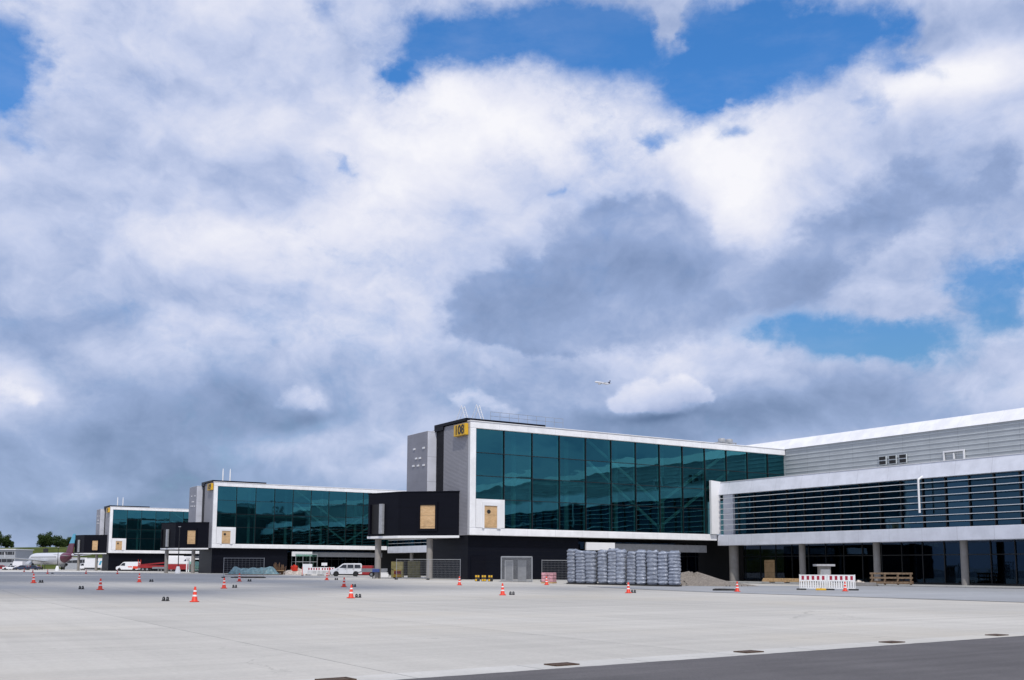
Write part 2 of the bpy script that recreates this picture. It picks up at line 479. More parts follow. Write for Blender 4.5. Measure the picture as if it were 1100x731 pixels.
for i, x in enumerate((6.26,10.73,15.73,20.79,25.49)):
    o = grate() if g0 is None else copy_tree(g0)
    g0 = g0 or o
    o.location = (x, edge(x)+.5, .012); o.rotation_euler = (0,0,math.atan(.062))
    tag(o, lab[i], 'drain grate', 'drain grates along the channel')

# ------------------------------------------------------------------ pier buildings
FX, FY, PIT = 55.35, 95.98, 97.98

def make_pier():
    r = empty('pier_building', (FX, FY, 0))
    # white frame round the glass box
    f = MB()
    f.box(0,.77, 0,.5, 6.05,17.06)
    f.box(0,49.55, 0,.5, 17.06,17.80)
    f.box(0,36.6, 0,.5, 5.25,6.05)
    f.build('frame', M['white_frame'], r, bevel=.05)
    MB().box(-.06,49.5,-.07,.62,17.803,17.90).build('coping', M['white'], r, bevel=.02)
    # soffit line and shadow gap
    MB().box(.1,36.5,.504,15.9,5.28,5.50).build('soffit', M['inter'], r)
    # panes: one mesh, each pane set very slightly out of true
    rr = random.Random(5)
    g = MB(); rows = [6.05,9.26,11.82,14.40,17.06]
    xs_ = [.77]+[.74+3.8*k for k in range(1,13)]+[49.55]
    for i in range(len(xs_)-1):
        for j in range(4):
            if i == 0 and j == 0: continue
            a, b, c, d = xs_[i], xs_[i+1], rows[j], rows[j+1]
            t1 = rr.uniform(-.012,.012); t2 = rr.uniform(-.010,.010); y = .30
            g.quad((a,y-t1-t2,c),(b,y+t1-t2,c),(b,y+t1+t2,d),(a,y-t1+t2,d))
    g.build('curtain_wall', M['glass'], r, recalc=False)
    m = MB()
    for k in range(1,13): m.box(.74+3.8*k-.035,.74+3.8*k+.035,.16,.29,6.05,17.06)
    m.build('mullions', M['frame'], r)
    m = MB()
    for z in rows[1:4]:
        m.box(.77 if z > 9.3 else 4.54, 49.5,.19,.285,z-.03,z+.03)
    m.build('transoms', M['frame'], r)
    m = MB()
    for k in range(1,13): m.box(.74+3.8*k-.19,.74+3.8*k-.07,.36,.52,6.05,17.06)
    m.build('inner_posts', M['brace'], r)  # pale bars added for the lit inner edges of the frame
    # white bay with the boarded-up opening
    s = MB().box(.80,4.50,-.03,.34,6.07,9.24).build('opening_surround', M['white'], r, bevel=.02)
    b = MB()
    b.box(1.58,1.80,-.16,-.034,6.0,8.95); b.box(3.46,3.92,-.16,-.034,6.0,8.95); b.box(1.80,3.46,-.16,-.034,8.52,8.95)
    b.build('opening_frame', M['white'], s, bevel=.01)
    MB().box(1.81,3.45,-.07,-.034,6.10,8.50).build('plywood_panel', M['ply'], s)
    MB().cyl((2.40,-.075,7.86),(2.40,-.071,7.86),.24,n=16).build('round_hole', M['rubber'], s)
    # end wall
    MB().box(0,.3,.505,6.1,5.25,17.80).build('end_wall', M['endwall'], r)
    MB().box(.06,.3,6.1,8.0,5.25,17.84).build('shadow_joint', M['black'], r)
    b = MB(); b.box(-.16,10.5,.7,8.2,17.905,18.24); b.box(-.16,.055,6.0,8.2,17.45,17.90)
    b.build('roof_upstand', M['black'], r, bevel=.02)
    MB().box(.3,49.55,.5,15.9,17.25,17.79).build('roof', M['roof'], r)
    MB().box(.3,49.5,15.6,15.9,5.5,17.25).build('rear_wall', M['inter'], r)
    # floors and inner columns seen dimly behind the glass
    MB().box(.3,49.5,.55,15.6,5.5,6.02).build('lower_floor', M['slabc'], r)
    MB().box(4.5,49.5,3.2,15.6,11.5,11.85).build('upper_floor', M['slabc'], r)
    MB().box(.3,49.5,.55,15.6,17.08,17.24).build('ceiling', M['inter'], r)
    for x in (8.3,15.9,23.5,31.1,38.7):
        MB().cyl((x,4.2,6.02),(x,4.2,17.08),.28,n=14).build('inner_column', M['brace'], r)
    for za, zb in ((16.95,9.74),(14.4,6.75)):
        for p, q in (((16.7,za),(27.7,zb)),((39.8,za),(27.7,zb))):
            MB().bar((p[0],.95,p[1]),(q[0],.95,q[1]),.22,.30).build('brace', M['bracewhite'], r)
    # stair tower beside the end wall
    t = MB().box(-1.05,4.0,8.05,13.3,5.3,17.55).build('stair_tower', M['tower_white'], r, bevel=.03)
    MB().box(-1.11,-1.055,8.09,13.26,5.32,17.5).build('tower_face', M['tower_grey'], t)
    for y, z in ((11.32,15.66),(8.92,15.59),(10.79,14.5),(9.83,14.47),(11.49,13.67),(10.28,13.62),(8.86,13.56)):
        MB().box(-1.20,-1.115,y-.24,y+.24,z-.10,z+.10).build('vent', M['white'], t)
    # ground floor in black, recessed under the glass box
    MB().box(.3,15.3,.85,9.6,0,5.26).build('ground_floor', M['black_wall'], r)
    b = MB(); b.box(.7,2.6,.78,.846,.43,3.0)
    b.build('service_door', M['black'], r)
    gl = MB().box(15.4,37.0,4.0,4.06,.3,4.9).build('ground_glazing', M['dglass'], r)
    b = MB()
    for i in range(15): b.box(15.5+1.5*i-.04,15.5+1.5*i+.04,3.9,3.99,.3,4.9)
    b.box(15.5,37,3.92,3.985,3.2,3.28)
    b.build('glazing_bars', M['frame'], gl)
    MB().box(15.3,36.9,9.4,9.6,0,5.26).build('ground_rear_wall', M['dark'], r)
    b = MB(); b.box(16.05,20.3,.32,.6,3.80,4.72)
    b.build('canopy_beam', M['white'], r, bevel=.02)
    MB().box(20.3,36.3,1.6,1.9,3.74,4.66).build('recessed_beam', M['greypaint'], r)  # stretch of the beam set back to put it in shade
    return r

PIERS = []
p0 = make_pier(); PIERS.append(p0)
tag(p0, 'nearest glass pier building, teal curtain wall in a white frame, yellow 108 on its end', 'building', 'glass pier buildings')
for k, l in ((1,'middle glass pier building of the row, behind the white van and tarpaulin heap'),
             (2,'farthest and smallest glass pier building, behind the red lorry on the far left')):
    o = copy_tree(p0); o.location = (FX, FY+PIT*k, 0); PIERS.append(o)
    tag(o, l, 'building', 'glass pier buildings')
# nearest pier: glazed porch only the middle one shows
def porch():
    r = empty('entrance_porch', (FX+16.5, FY+PIT-.6, gz(FX+16.5, FY+PIT)), 0,
              'small glazed porch with pale frames under the middle pier, beside the sand heap', 'porch')
    f = MB()
    for x in (0,1.5,3.0,4.5):
        for y in (0,2.2):
            f.box(x-.04,x+.04,y-.04,y+.04,0,3.9)
    for y in (0,2.2):
        f.box(-.05,4.55,y-.055,y+.055,3.9,4.02); f.box(.05,1.45,y-.045,y+.045,2.4,2.5); f.box(1.55,2.95,y-.045,y+.045,2.4,2.5); f.box(3.05,4.45,y-.045,y+.045,2.4,2.5)
    f.build('frame', M['greypaint'], r)
    MB().box(.0,4.5,-.01,.01,.05,3.88).build('glazing', M['clear'], r)
    return r
porch()

# gate number signs
def number_sign(txt, y0, lab):
    r = empty('gate_sign', (FX-.02, y0, 16.95), 0, lab, 'sign', 'yellow gate signs')
    MB().box(-.40,0,-1.32,1.32,-.64,.64).build('panel', M['yellow'], r, bevel=.04)
    MB().box(.0,.018,-1.0,1.0,-.2,.2).build('bracket', M['steel'], r)
    cu = bpy.data.curves.new('digits', 'FONT'); cu.body = txt; cu.size = 1.42; cu.align_x = 'CENTER'; cu.align_y = 'CENTER'
    cu.extrude = .012; cu.offset = .03
    tmp = bpy.data.objects.new('tmp', cu); COL.objects.link(tmp)
    bpy.context.view_layer.update()
    me = bpy.data.meshes.new_from_object(tmp.evaluated_get(bpy.context.evaluated_depsgraph_get()))
    bpy.data.objects.remove(tmp)
    me.materials.clear(); me.materials.append(M['signblack']); me.name = 'digits'
    d = bpy.data.objects.new('digits', me); COL.objects.link(d); d.parent = r
    d.matrix_local = Matrix(((0,0,-1,-.418),(-1,0,0,0),(0,1,0,-.02),(0,0,0,1)))
    return r
number_sign('108', FY+1.72, 'yellow sign reading 108 at the top corner of the nearest pier')
number_sign('109', FY+PIT+1.72, 'yellow sign at the top corner of the middle pier')
number_sign('110', FY+2*PIT+1.72, 'tiny yellow sign at the top corner of the farthest pier')

# roof fittings
def roof_pole(x, y, lab):
    r = empty('roof_pole', (x, y, 18.24), 0, lab, 'pole', 'white roof poles')
    MB().lathe([(.17,.0),(.17,.05),(.13,.06),(.11,1.9),(.05,2.35),(.02,2.45)], 12).build('mast', M['white'], r, smooth=40)
    MB().box(-.3,.3,-.3,.3,-.0,.04).build('foot', M['steel'], r)
for k, n in ((1,'middle'),(2,'farthest')):
    roof_pole(FX+2.1, FY+PIT*k+1.6, 'left one of two white poles on the roof of the %s pier' % n)
    roof_pole(FX+3.5, FY+PIT*k+1.6, 'right one of two white poles on the roof of the %s pier' % n)
def access_hoop(x, y, lab):
    r = empty('roof_ladder', (x, y, 18.24), .5, lab, 'ladder', 'white roof ladders')
    b = MB()
    for s in (-.32,.32):
        b.cyl((s,-.55,0),(s,.05,1.75),.035,n=6); b.cyl((s,.75,0),(s,.05,1.75),.03,n=6)
    b.build('rails', M['white'], r)
    b = MB()
    for i in range(1,6):
        t = i/6; b.cyl((-.32,-.55+.6*t,1.75*t),(.32,-.55+.6*t,1.75*t),.024,n=6)
    b.build('rungs', M['white'], r)
access_hoop(FX+.9, FY+3.2, 'left one of two white ladder frames above the 108 sign')
access_hoop(FX+2.0, FY+1.7, 'right one of two white ladder frames above the 108 sign')
r = empty('roof_railing', (FX+3.2, FY+1.0, 18.24), 0, 'thin grey safety railing along the roof of the nearest pier', 'railing')
b = MB()
for i in range(9): b.cyl((i*1.25,0,-.33 if i*1.25 > 7.4 else 0),(i*1.25,0,1.0),.022,n=6)
b.build('posts', M['steel'], r)
b = MB()
for z in (.5,.98): b.cyl((0,0,z),(10,0,z),.02,n=6)
b.build('rails', M['steel'], r)
r = empty('roof_fan', (FX+43, FY+5.5, 17.80), 0, 'small grey plant rack on the roof where nearest pier meets terminal', 'roof plant')
b = MB()
for x in (0,1.4,2.8):
    for y in (0,1.2): b.box(x-.05,x+.05,y-.05,y+.05,0,1.2)
b.box(-.1,2.9,-.1,1.3,1.2,1.28); b.build('rack', M['steel'], r)
MB().lathe([(.5,1.28),(.5,1.7),(.42,1.8)],14,(.7,.6,0)).build('fan_housing', M['greypaint'], r, smooth=40)
MB().lathe([(.5,1.28),(.5,1.7),(.42,1.8)],14,(2.1,.6,0)).build('fan_housing', M['greypaint'], r, smooth=40)

# ------------------------------------------------------------------ boarding bridge cabins
def make_bridge():
    r = empty('boarding_bridge', (FX, FY, 0))
    A = Vector((-.02,2.3)); B = Vector((-4.99,7.5)); C = Vector((-6.54,12.2))
    poly = [tuple(A), tuple(B), tuple(C), (-4.0,13.35), (-1.3,10.6), (-1.3,7.98), (-.02,7.9)]
    MB().prism(poly, 'z', 5.25, 10.10).build('cabin', M['black'], r, bevel=.03)
    def off(d):   # footprint a little larger
        cx, cy = -3.0, 7.9
        return [(min(-.02, cx+(p[0]-cx)*d), cy+(p[1]-cy)*d) for p in poly]
    MB().prism(off(1.02), 'z', 10.104, 10.22).build('roof_edge', M['black'], r)
    MB().prism(off(1.015), 'z', 4.98, 5.246).build('floor_slab', M['white'], r, bevel=.02)
    # front face window with plywood
    u = (A-B).normalized(); n = Vector((u.y, -u.x))
    if n.dot(Vector((-1,-1))) < 0: n = -n
    L = (A-B).length
    def onface(P, u, n, s, z, d): q = P + u*s + n*d; return (q.x, q.y, z)
    def panel(P, u, n, s0, s1, z0, z1, d0, d1):
        return MB().add([onface(P,u,n,s,z,d) for d in (d0,d1) for s,z in ((s0,z0),(s1,z0),(s1,z1),(s0,z1))],
                        [(0,1,2,3),(7,6,5,4),(0,4,5,1),(1,5,6,2),(2,6,7,3),(3,7,4,0)])
    s0, s1 = .37*L, .615*L
    w = MB()
    for a, b_, c, d in ((s0-.28,s1+.28,8.66,9.05),(s0-.28,s0,5.75,8.66),(s1,s1+.28,5.75,8.66),(s0,s1,5.75,6.02)):
        w.v += []; q = panel(B,u,n,a,b_,c,d,.004,.16); w.add(q.v, q.f)
    wf = w.build('window_frame', M['black'], r, bevel=.01)
    panel(B,u,n,s0+.01,s1-.01,6.03,8.65,.004,.06).build('plywood_panel', M['ply'], wf)
    # side face doorway
    u2 = (C-B).normalized(); n2 = Vector((u2.y,-u2.x))
    if n2.dot(Vector((-1,-.2))) < 0: n2 = -n2
    L2 = (C-B).length
    d = panel(B,u2,n2,.56*L2,.86*L2,5.5,8.9,.004,.03).build('doorway', M['dark'], r)
    panel(B,u2,n2,.45*L2,.56*L2,5.5,8.9,.004,.35).build('door_jamb', M['greypaint'], d, bevel=.02)
    panel(B,u2,n2,.86*L2,.90*L2,5.5,8.9,.004,.35).build('door_jamb', M['black'], d, bevel=.02)
    for x, y in ((-5.47,11.6),(-1.87,5.68)):
        MB().lathe([(.36,.02),(.36,4.975)],20,(x,y,.38)).build('column', M['column'], r, smooth=40)
    # inner corridor stub to the pier
    return r
br = make_bridge()
tag(br, 'nearest black boarding bridge cabin on two round columns, joined to the 108 pier', 'boarding bridge', 'black boarding bridge cabins')
for k, l in ((1,'middle black boarding bridge cabin with a thin lamp post in front of it'),
             (2,'farthest black boarding bridge cabin, next to the parked airliner tail')):
    o = copy_tree(br); o.location = (FX, FY+PIT*k, 0)
    tag(o, l, 'boarding bridge', 'black boarding bridge cabins')

# ------------------------------------------------------------------ terminal
TX, TY = 92.0, 70.0
T = empty('terminal_building', (TX, TY, 0), 0, 'long white terminal with louvred ribbon windows, right side, behind the barrier', 'building')
secs = [(-190.0, 25.93), (42.1, 123.8), (140.1, 221.8), (238.1, 330.0)]
lb = MB(); pa = MB(); cop = MB(); so = MB(); lr = MB()
for a, b in secs:
    lb.box(0,1.2,a,b,4.61,5.96)
    pa.prism([(0,11.10),(.40,12.69),(2.2,12.69),(2.2,11.10)], 'y', a, b-.004 if b < 30 else b)
    cop.prism([(.34,12.694),(.34,12.76),(2.3,12.76),(2.3,12.694)], 'y', a, b)
    so.box(1.204,4.9,a,b,4.72,5.3)
    lr.box(2.2,12.90,a,b,12.2,12.55)
def tprism(mb): return mb
# prism(axis='y') takes (x,z) pairs
lb.build('lower_band', M['white_band'], T, bevel=.03)
pa.build('parapet', M['white_band'], T)
cop.build('parapet_coping', M['white'], T)
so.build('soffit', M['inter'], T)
lr.build('low_roof', M['roof'], T)
# return panel where the terminal meets the nearest pier
MB().prism([(-1.25,6.06),(-1.25,12.93),(.55,12.80),(.55,11.05),(.32,11.05),(.32,6.06)], 'y', 25.60, 25.955).build('return_panel', M['white'], T, bevel=.02)
lv = MB(); fl = MB(); bw = MB(); bl = MB()
for a, b in secs:
    b2 = b-.4
    y = b2; g = MB(); fr = MB()
    while y > a+.01:
        y2 = max(a, y-2.66)
        t1 = rnd.uniform(-.006,.006)
        g.quad((.9+t1,y2,5.96),(.9-t1,y,5.96),(.9-t1,y,11.1),(.9+t1,y2,11.1))
        fr.box(.72,.88,y2-.06,y2+.06,5.965,11.095)
        y = y2
    g.build('ribbon_glazing', M['ribbon'], T, recalc=False); fr.build('ribbon_mullions', M['frame'], T)
    for z in (10.6,9.93,9.25,8.57,7.89,7.22,6.55):
        lv.box(-.10,.20,a,b2-.1,z-.026,z+.026)
    fl.box(1.21,12.8,a,b,5.4,5.93)
    bw.box(6.0,6.2,a,b,5.93,12.15)
    # blinds, partitions and half-finished rooms behind the ribbon
    yy = a
    while yy < b-3:
        w_ = rnd.uniform(1.2,6); 
        if rnd.random() < .45: bl.box(2.2+rnd.random()*2,2.4+2,yy,min(yy+w_,b-.5),5.94,rnd.uniform(7.0,10.8))
        yy += w_+rnd.uniform(1,6)
lv.build('louvre_slats', M['slat'], T)
fl.build('first_floor', M['slabc'], T)
bw.build('inner_wall', M['inter'], T)
bl.build('partitions', M['inter'], T)
MB().box(.5,.86,23.6,25.3,5.97,11.09).build('pale_blind', M['tower_white'], T)  # pale panel in front of the pane beside the return panel
MB().box(12.95,13.4,-190,330,12.4,17.88).build('upper_wall', M['upper'], T)
b = MB()
for i in range(9): b.box(12.89,12.946,-190,25.9,12.92+.58*i-.025,12.92+.58*i+.025)
b.build('upper_slats', M['upper_slat'], T)
MB().prism([(12.75,17.885),(14.0,19.34),(40,19.6),(40,17.885)], 'y', -190, 330).build('roof_fascia', M['roof_white'], T)
for y in (10.2,8.75,7.3):
    v = MB().box(12.70,12.83,y-.52,y+.52,14.42,15.5).build('wall_vent', M['upper_slat'], T)
    b = MB(); b.box(12.66,12.696,y-.46,y+.46,14.48,14.90); b.box(12.66,12.696,y-.46,y+.46,15.02,15.44); b.build('vent_grille', M['rubber'], v)
b = MB(); b.box(12.66,12.83,1.70,1.86,13.3,15.32); b.box(12.66,12.83,-.86,-.70,13.3,15.32); b.box(12.66,12.83,-.70,1.70,15.14,15.32); b.box(12.66,12.83,.42,.58,14.3,15.0)
b.build('hatch_frame', M['white'], T)
b = MB(); b.cyl((-.30,-4.05,11.0),(-.30,-4.05,7.5),.11,n=10); b.cyl((-.30,-4.05,10.95),(.45,-4.45,11.55),.11,n=10)
b.build('downpipe', M['white'], T, smooth=40)
# ground floor
MB().box(4.52,4.58,-190,25.9,.15,4.70).build('ground_glazing', M['dglass'], T)
b = MB()
for i in range(82): b.box(4.40,4.515,25.5-2.63*i-.05,25.5-2.63*i+.05,.15,4.70)
b.box(4.43,4.512,-190,25.9,3.20,3.30); b.box(4.38,4.513,-190,25.9,.135,.30)
b.build('ground_mullions', M['frame'], T)
MB().box(12.0,12.3,-190,25.9,0,4.7).build('ground_inner_wall', M['dark'], T)
b = MB()
for i in range(14):
    y = 20-rnd.uniform(9,13)*i*.9
    b.box(7+rnd.random()*3,10.5,y,y+rnd.uniform(.4,3),.13,rnd.uniform(1.2,3.6))
b.build('indoor_clutter', M['inter'], T)
MB().box(4.30,4.375,20.4,22.1,.15,2.80).build('plywood_door', M['ply'], T)
for i, y in enumerate((25.2,13.26,2.76,-7.76,-18.3,-28.8,-39.3)):
    MB().lathe([(.6 if i == 0 else .37,.0),(.6 if i == 0 else .37,4.61)],22,(1.5 if i == 0 else 1.4, y if i else 24.6,.13)).build('column', M['column'], T, smooth=40)
for a, b_ in ((25.95,330),):
    MB().box(4.5,4.7,a,b_,.1,5.6).build('ground_wall', M['dark'], T)
for i in range(8):
    MB().lathe([(.37,0),(.37,4.55)],18,(1.4,46+9.9*i,.05)).build('column', M['column'], T, smooth=40)

# ------------------------------------------------------------------ traffic cones and apron lights
def make_cone():
    r = empty('traffic_cone', (0,0,0))
    b = MB().prism([(-.20,-.14),(-.14,-.20),(.14,-.20),(.20,-.14),(.20,.14),(.14,.20),(-.14,.20),(-.20,.14)], 'z', 0, .05)
    b.build('base', M['orange'], r, bevel=.012)
    rad = lambda z: .145 - (z-.05)*.145
    MB().lathe([(rad(.05)+.02,.05),(rad(.07),.08),(rad(.70),.70),(rad(.70)-.012,.75)], 20).build('body', M['orange'], r, smooth=50)
    for a, c in ((.27,.35),(.50,.575)):
        MB().lathe([(rad(a)+.004,a),(rad(c)+.004,c)], 20, cap=False).build('reflective_band', M['conewhite'], r, smooth=50)
    return r
cones = [
 (11.34,88.78,'orange cone with a dark light at its right, nearest to the left edge'),
 (13.25,71.96,'orange traffic cone with a dark light just left of it, third row, far left'),
 (19.66,89.99,'small orange cone below the farthest pier, dark light to its right'),
 (13.81,51.01,'largest orange cone in the left foreground, its dark light to its left'),
 (21.73,72.72,'orange cone in front of the lone wire fence panel left of the tarpaulin'),
 (28.61,91.14,'orange cone standing right in front of the blue-green tarpaulin heap'),
 (23.07,53.23,'large orange cone in front of the white van, nearest of three in line there'),
 (31.33,73.67,'orange cone just behind the nearest one in front of the white van'),
 (39.11,96.34,'small orange cone at the front bumper of the white van'),
 (42.88,76.0,'orange cone left of the yellow and black blocks under the nearest pier'),
 (34.0,54.72,'large orange cone in front of the wire cage, with a dark light to its right'),
 (51.2,75.0,'orange cone beside the pink wrapped pallet'),
 (44.79,55.56,'orange cone in front of the grey wrapped bale stacks'),
 (55.06,55.44,'orange cone in front of the gravel heap and thick column'),
 (64.0,52.9,'orange cone standing in front of the red and white barrier'),
 (28.2,236.0,'tiny far orange cone by the parked cars, leftmost of all'),
 (26.82,212.0,'tiny far orange cone on the pale lane, second from the left edge'),
 (25.26,182.07,'far orange cone in front of the parked airliner wing, next to a dark light'),
 (35.23,177.43,'far orange cone in front of the farthest pier, below the white van with orange tail'),
 (31.5,184.0,'far orange cone under the tail of the parked airliner, by the farthest bridge column'),
]
c0 = make_cone(); first = True
for x, y, l in cones:
    c = c0 if first else copy_tree(c0); first = False
    c.location = (x, y, gz(x,y)+.004+(.009 if 52 < x < 88 and y < 70 else 0)); c.rotation_euler = (rnd.uniform(-.03,.03),0,rnd.uniform(0,3))
    tag(c, l, 'traffic cone', 'orange traffic cones on the apron')
for c in bpy.data.objects:
    if c.name.startswith('traffic_cone') and abs(c.location.x-28.61) < .01: c.rotation_euler = (0,.0,.4)

def make_light():
    r = empty('apron_light', (0,0,0))
    MB().box(-.32,.32,-.20,.20,0,.06).build('base_plate', M['carblack'], r, bevel=.015)
    for s in (-.17,.17):
        h = MB().lathe([(.125,.06),(.135,.12),(.12,.30),(.075,.37),(.02,.39)], 14, (s,0,0)).build('lamp_head', M['rubber'], r, smooth=40)
        MB().box(s-.03,s+.03,-.142,-.128,.15,.27).build('lens', M['greypaint'], h)
    return r
lights = [(12.05,90.0,'dark twin apron light right of the leftmost cone in the second far row'),
 (12.35,73.6,'dark twin apron light left of the far left cone in the third row'),
 (21.0,91.5,'dark twin apron light right of the cone below the farthest pier'),
 (12.9,53.0,'dark twin apron light to the left of the largest foreground cone'),
 (22.9,74.0,'dark twin apron light right of the cone before the lone fence panel'),
 (29.5,91.0,'dark twin apron light next to the cone before the tarpaulin heap'),
 (23.85,54.0,'dark twin apron light right of the nearest cone before the white van'),
 (32.3,74.0,'dark twin apron light behind the nearest cone before the white van'),
 (40.2,96.5,'dark twin apron light beside the small cone at the van bumper'),
 (35.0,55.2,'dark twin apron light right of the cone in front of the wire cage'),
 (45.6,56.0,'dark twin apron light right of the cone before the bale stacks'),
 (26.0,182.0,'dark twin apron light next to the far cone before the airliner wing')]
l0 = make_light(); first = True
for x, y, l in lights:
    c = l0 if first else copy_tree(l0); first = False
    c.scale = (.56,.56,.56); c.location = (x, y, gz(x,y)+.004); c.rotation_euler = (0,0,-.55+rnd.uniform(-.1,.1))
    tag(c, l, 'apron light', 'dark twin apron lights by the cones')
r = empty('cable_bundle', (55.4,57.4,gz(55.4,57.4)+.01), -.3, 'low dark heap of cable left of the cone before the gravel heap', 'cable')
b = MB()
for i in range(7):
    b.cyl((-.8+.1*i,-.1+.03*i,.09+.02*(i%3)),(.55+.08*i,.1-.05*i,.08+.03*(i%2)),.06,n=8)
b.build('cable', M['rubber'], r, smooth=40)

# ------------------------------------------------------------------ wrapped bale stacks
def bale(seed, w, d, h):
    rr = random.Random(seed); n = 24; k = 60; vs = []; fs = []
    ph = [rr.uniform(0,6) for _ in range(8)]
    layers = 8 + seed % 3
    for j in range(k+1):
        z = h*j/k
        rib = 1 - .10*abs(math.cos(PI*layers*j/k))**2.2
        top = 1 - .22*ss(.95,1.0,j/k) - .06*ss(0.06,0,j/k)
        lean = .05*math.sin(ph[4])*j/k
        for i in range(n):
            t = 2*PI*i/n; c, s = math.cos(t), math.sin(t)
            q = (abs(c)**4+abs(s)**4)**(-1/4)
            bul = 1 + .022*math.sin(3*t+ph[0]+z*2.2) + .02*math.sin(5*t+ph[1]+z*4.1+ph[2]) + rr.uniform(-.015,.015)
            zz = z + (.07*math.sin(2*t+ph[3]) + rr.uniform(-.05,.05) if j > k-2 else rr.uniform(-.012,.012))
            vs.append((c*q*w/2*bul*rib*top + lean, s*q*d/2*bul*rib*top + lean*.5, max(0,zz)))
    for j in range(k):
        for i in range(n): fs.append((j*n+i, j*n+(i+1)%n, (j+1)*n+(i+1)%n, (j+1)*n+i))
    mb = MB(); mb.v = vs; mb.f = fs + [tuple(range(k*n,(k+1)*n)), tuple(reversed(range(n)))]
    return mb
bl_lab = ['leftmost grey wrapped bale stack, right next to the pink pallet','second grey wrapped bale stack counted from the pink pallet','third grey wrapped bale stack counted from the pink pallet','fourth grey wrapped bale stack counted from the pink pallet',
 'fifth grey wrapped bale stack from the left end of the row','grey wrapped bale stack in the very middle of the row of eleven','grey wrapped bale stack just right of the middle of the row','fourth grey wrapped bale stack from the gravel heap end','third grey wrapped bale stack from the gravel heap end',
 'grey wrapped bale stack last but one before the gravel heap','rightmost grey wrapped bale stack, beside the gravel heap']
Bx = Vector((55.4,77.6)); By = Vector((60.75,68.2))
for i in range(11):
    t = (i+.5)/11; p = Bx.lerp(By, t)
    o = empty('bale_stack', (p.x+rnd.uniform(-.12,.12), p.y+rnd.uniform(-.10,.10), gz(p.x,p.y)+.008), math.atan2(By.y-Bx.y,By.x-Bx.x)+rnd.uniform(-.07,.07), bl_lab[i], 'bale stack', 'grey wrapped bale stacks')
    hh = 3.0+rnd.uniform(-.13,.16)
    w = .95+rnd.uniform(-.08,.13)
    MB().box(-w/2+.03,w/2-.03,-.52,.52,0,.13).build('pallet', M['rubber'], o)
    q = bale(40+i, w, 1.12, hh); q.v = [(v[0],v[1],v[2]+.135) for v in q.v]
    q.build('wrapped_bales', M['bag'], o, smooth=55)
r = empty('wrapped_pallet', (54.6,79.6,gz(54.6,79.6)+.004), -1.0, 'pink wrapped pallet of blocks left of the grey bale stacks', 'pallet')
MB().box(-.6,.6,-.5,.5,0,.12).build('pallet', M['wood'], r)
b = MB()
for i in range(2):
    for j in range(3): b.box(-.58+.6*i,-.02+.6*i,-.48,.48,.125+.30*j,.40+.30*j)
b.build('blocks', M['pink'], r, bevel=.04)

# ------------------------------------------------------------------ heaps
def heap(name, loc, rx, ry, h, m, lab, cat, rz=0, seed=1, skew=0.0, amp=.12):
    rr = random.Random(seed); N = 30; vs = []; fs = []
    ph = [rr.uniform(0,6) for _ in range(6)]
    for j in range(13):
        q = j/12
        for i in range(N):
            t = 2*PI*i/N
            rad = q*(1+.14*math.sin(2*t+ph[0])+.08*math.sin(5*t+ph[1]))
            x, y = rx*rad*math.cos(t), ry*rad*math.sin(t)
            z = h*max(0, 1-q**1.15)*(1+.22*math.sin(3*t+ph[2]+q*3)) * (1 - skew*(x/rx)) + rr.uniform(-amp,amp)*h*(1 if 0 < q < .97 else 0)
            if q == 1: z = -.05
            if q == 0: z = h
            vs.append((x,y,z))
    for j in range(12):
        for i in range(N): fs.append((j*N+i,(j+1)*N+i,(j+1)*N+(i+1)%N,j*N+(i+1)%N))
    o = empty(name, loc, rz, lab, cat)
    mb = MB(); mb.v = vs; mb.f = fs
    mb.build('mound', m, o, smooth=60)
    rocks = MB()
    for _ in range(26):
        t = rr.uniform(0,2*PI); q = rr.uniform(.55,1.08); s = rr.uniform(.03,.09)
        x, y = rx*q*math.cos(t), ry*q*math.sin(t)
        rocks.lathe([(s*.5,-.04),(s,.3*s),(s*.8,s),(s*.2,1.3*s)], 6, (x,y,max(0,h*(1-q**1.15))*.8))
    rocks.build('stones', m, o)['kind'] = 'stuff'
    return o
heap('gravel_heap', (64.9,71.0,gz(64.9,71.0)), 5.2, 2.4, 1.12, M['gravel'], 'pale gravel heap sloping down to the right of the grey bale stacks', 'heap', -.55, 4, .30, .012)
heap('sand_heap', (61.4,164.6,gz(61.4,164.6)), 2.9, 1.6, 1.0, M['sand'], 'low pale heap of sand and rubble under the middle pier', 'heap', -.4, 8, .3)
def cloth_heap():
    rr = random.Random(21)
    o = empty('tarpaulin_heap', (52.8,160.9,.42), -.55, 'long low heap under a crumpled blue-green tarpaulin, before the middle pier', 'tarpaulin')
    nx, ny = 48, 12; vs = []; fs = []
    for j in range(ny+1):
        for i in range(nx+1):
            u = i/nx; v = j/ny
            e = min(1, u*9, (1-u)*9)*math.sin(PI*v)**.5
            hgt = 1.12+.10*math.sin(u*9+1)+.07*math.sin(u*17)+.06*math.sin(u*37+v*5)
            vs.append(((u-.5)*8.2, (v-.5)*2.2+rr.uniform(-.05,.05), max(-.02, e*hgt+(rr.uniform(-.07,.07) if e > .1 else -.02))))
    for j in range(ny):
        for i in range(nx): fs.append((j*(nx+1)+i,j*(nx+1)+i+1,(j+1)*(nx+1)+i+1,(j+1)*(nx+1)+i))
    mb = MB(); mb.v = vs; mb.f = fs; mb.build('tarpaulin', M['tarp'], o, smooth=50)
    b = MB(); b.box(-4.3,4.3,-1.2,1.2,0,.0+.10); b.build('ground_boards', M['wood_dark'], o)
cloth_heap()
o = empty('pole_bundle', (57.6,162.4,.42), .2, 'bundle of upright brown posts standing at the end of the tarpaulin heap', 'posts')
b = MB(); rr = random.Random(9)
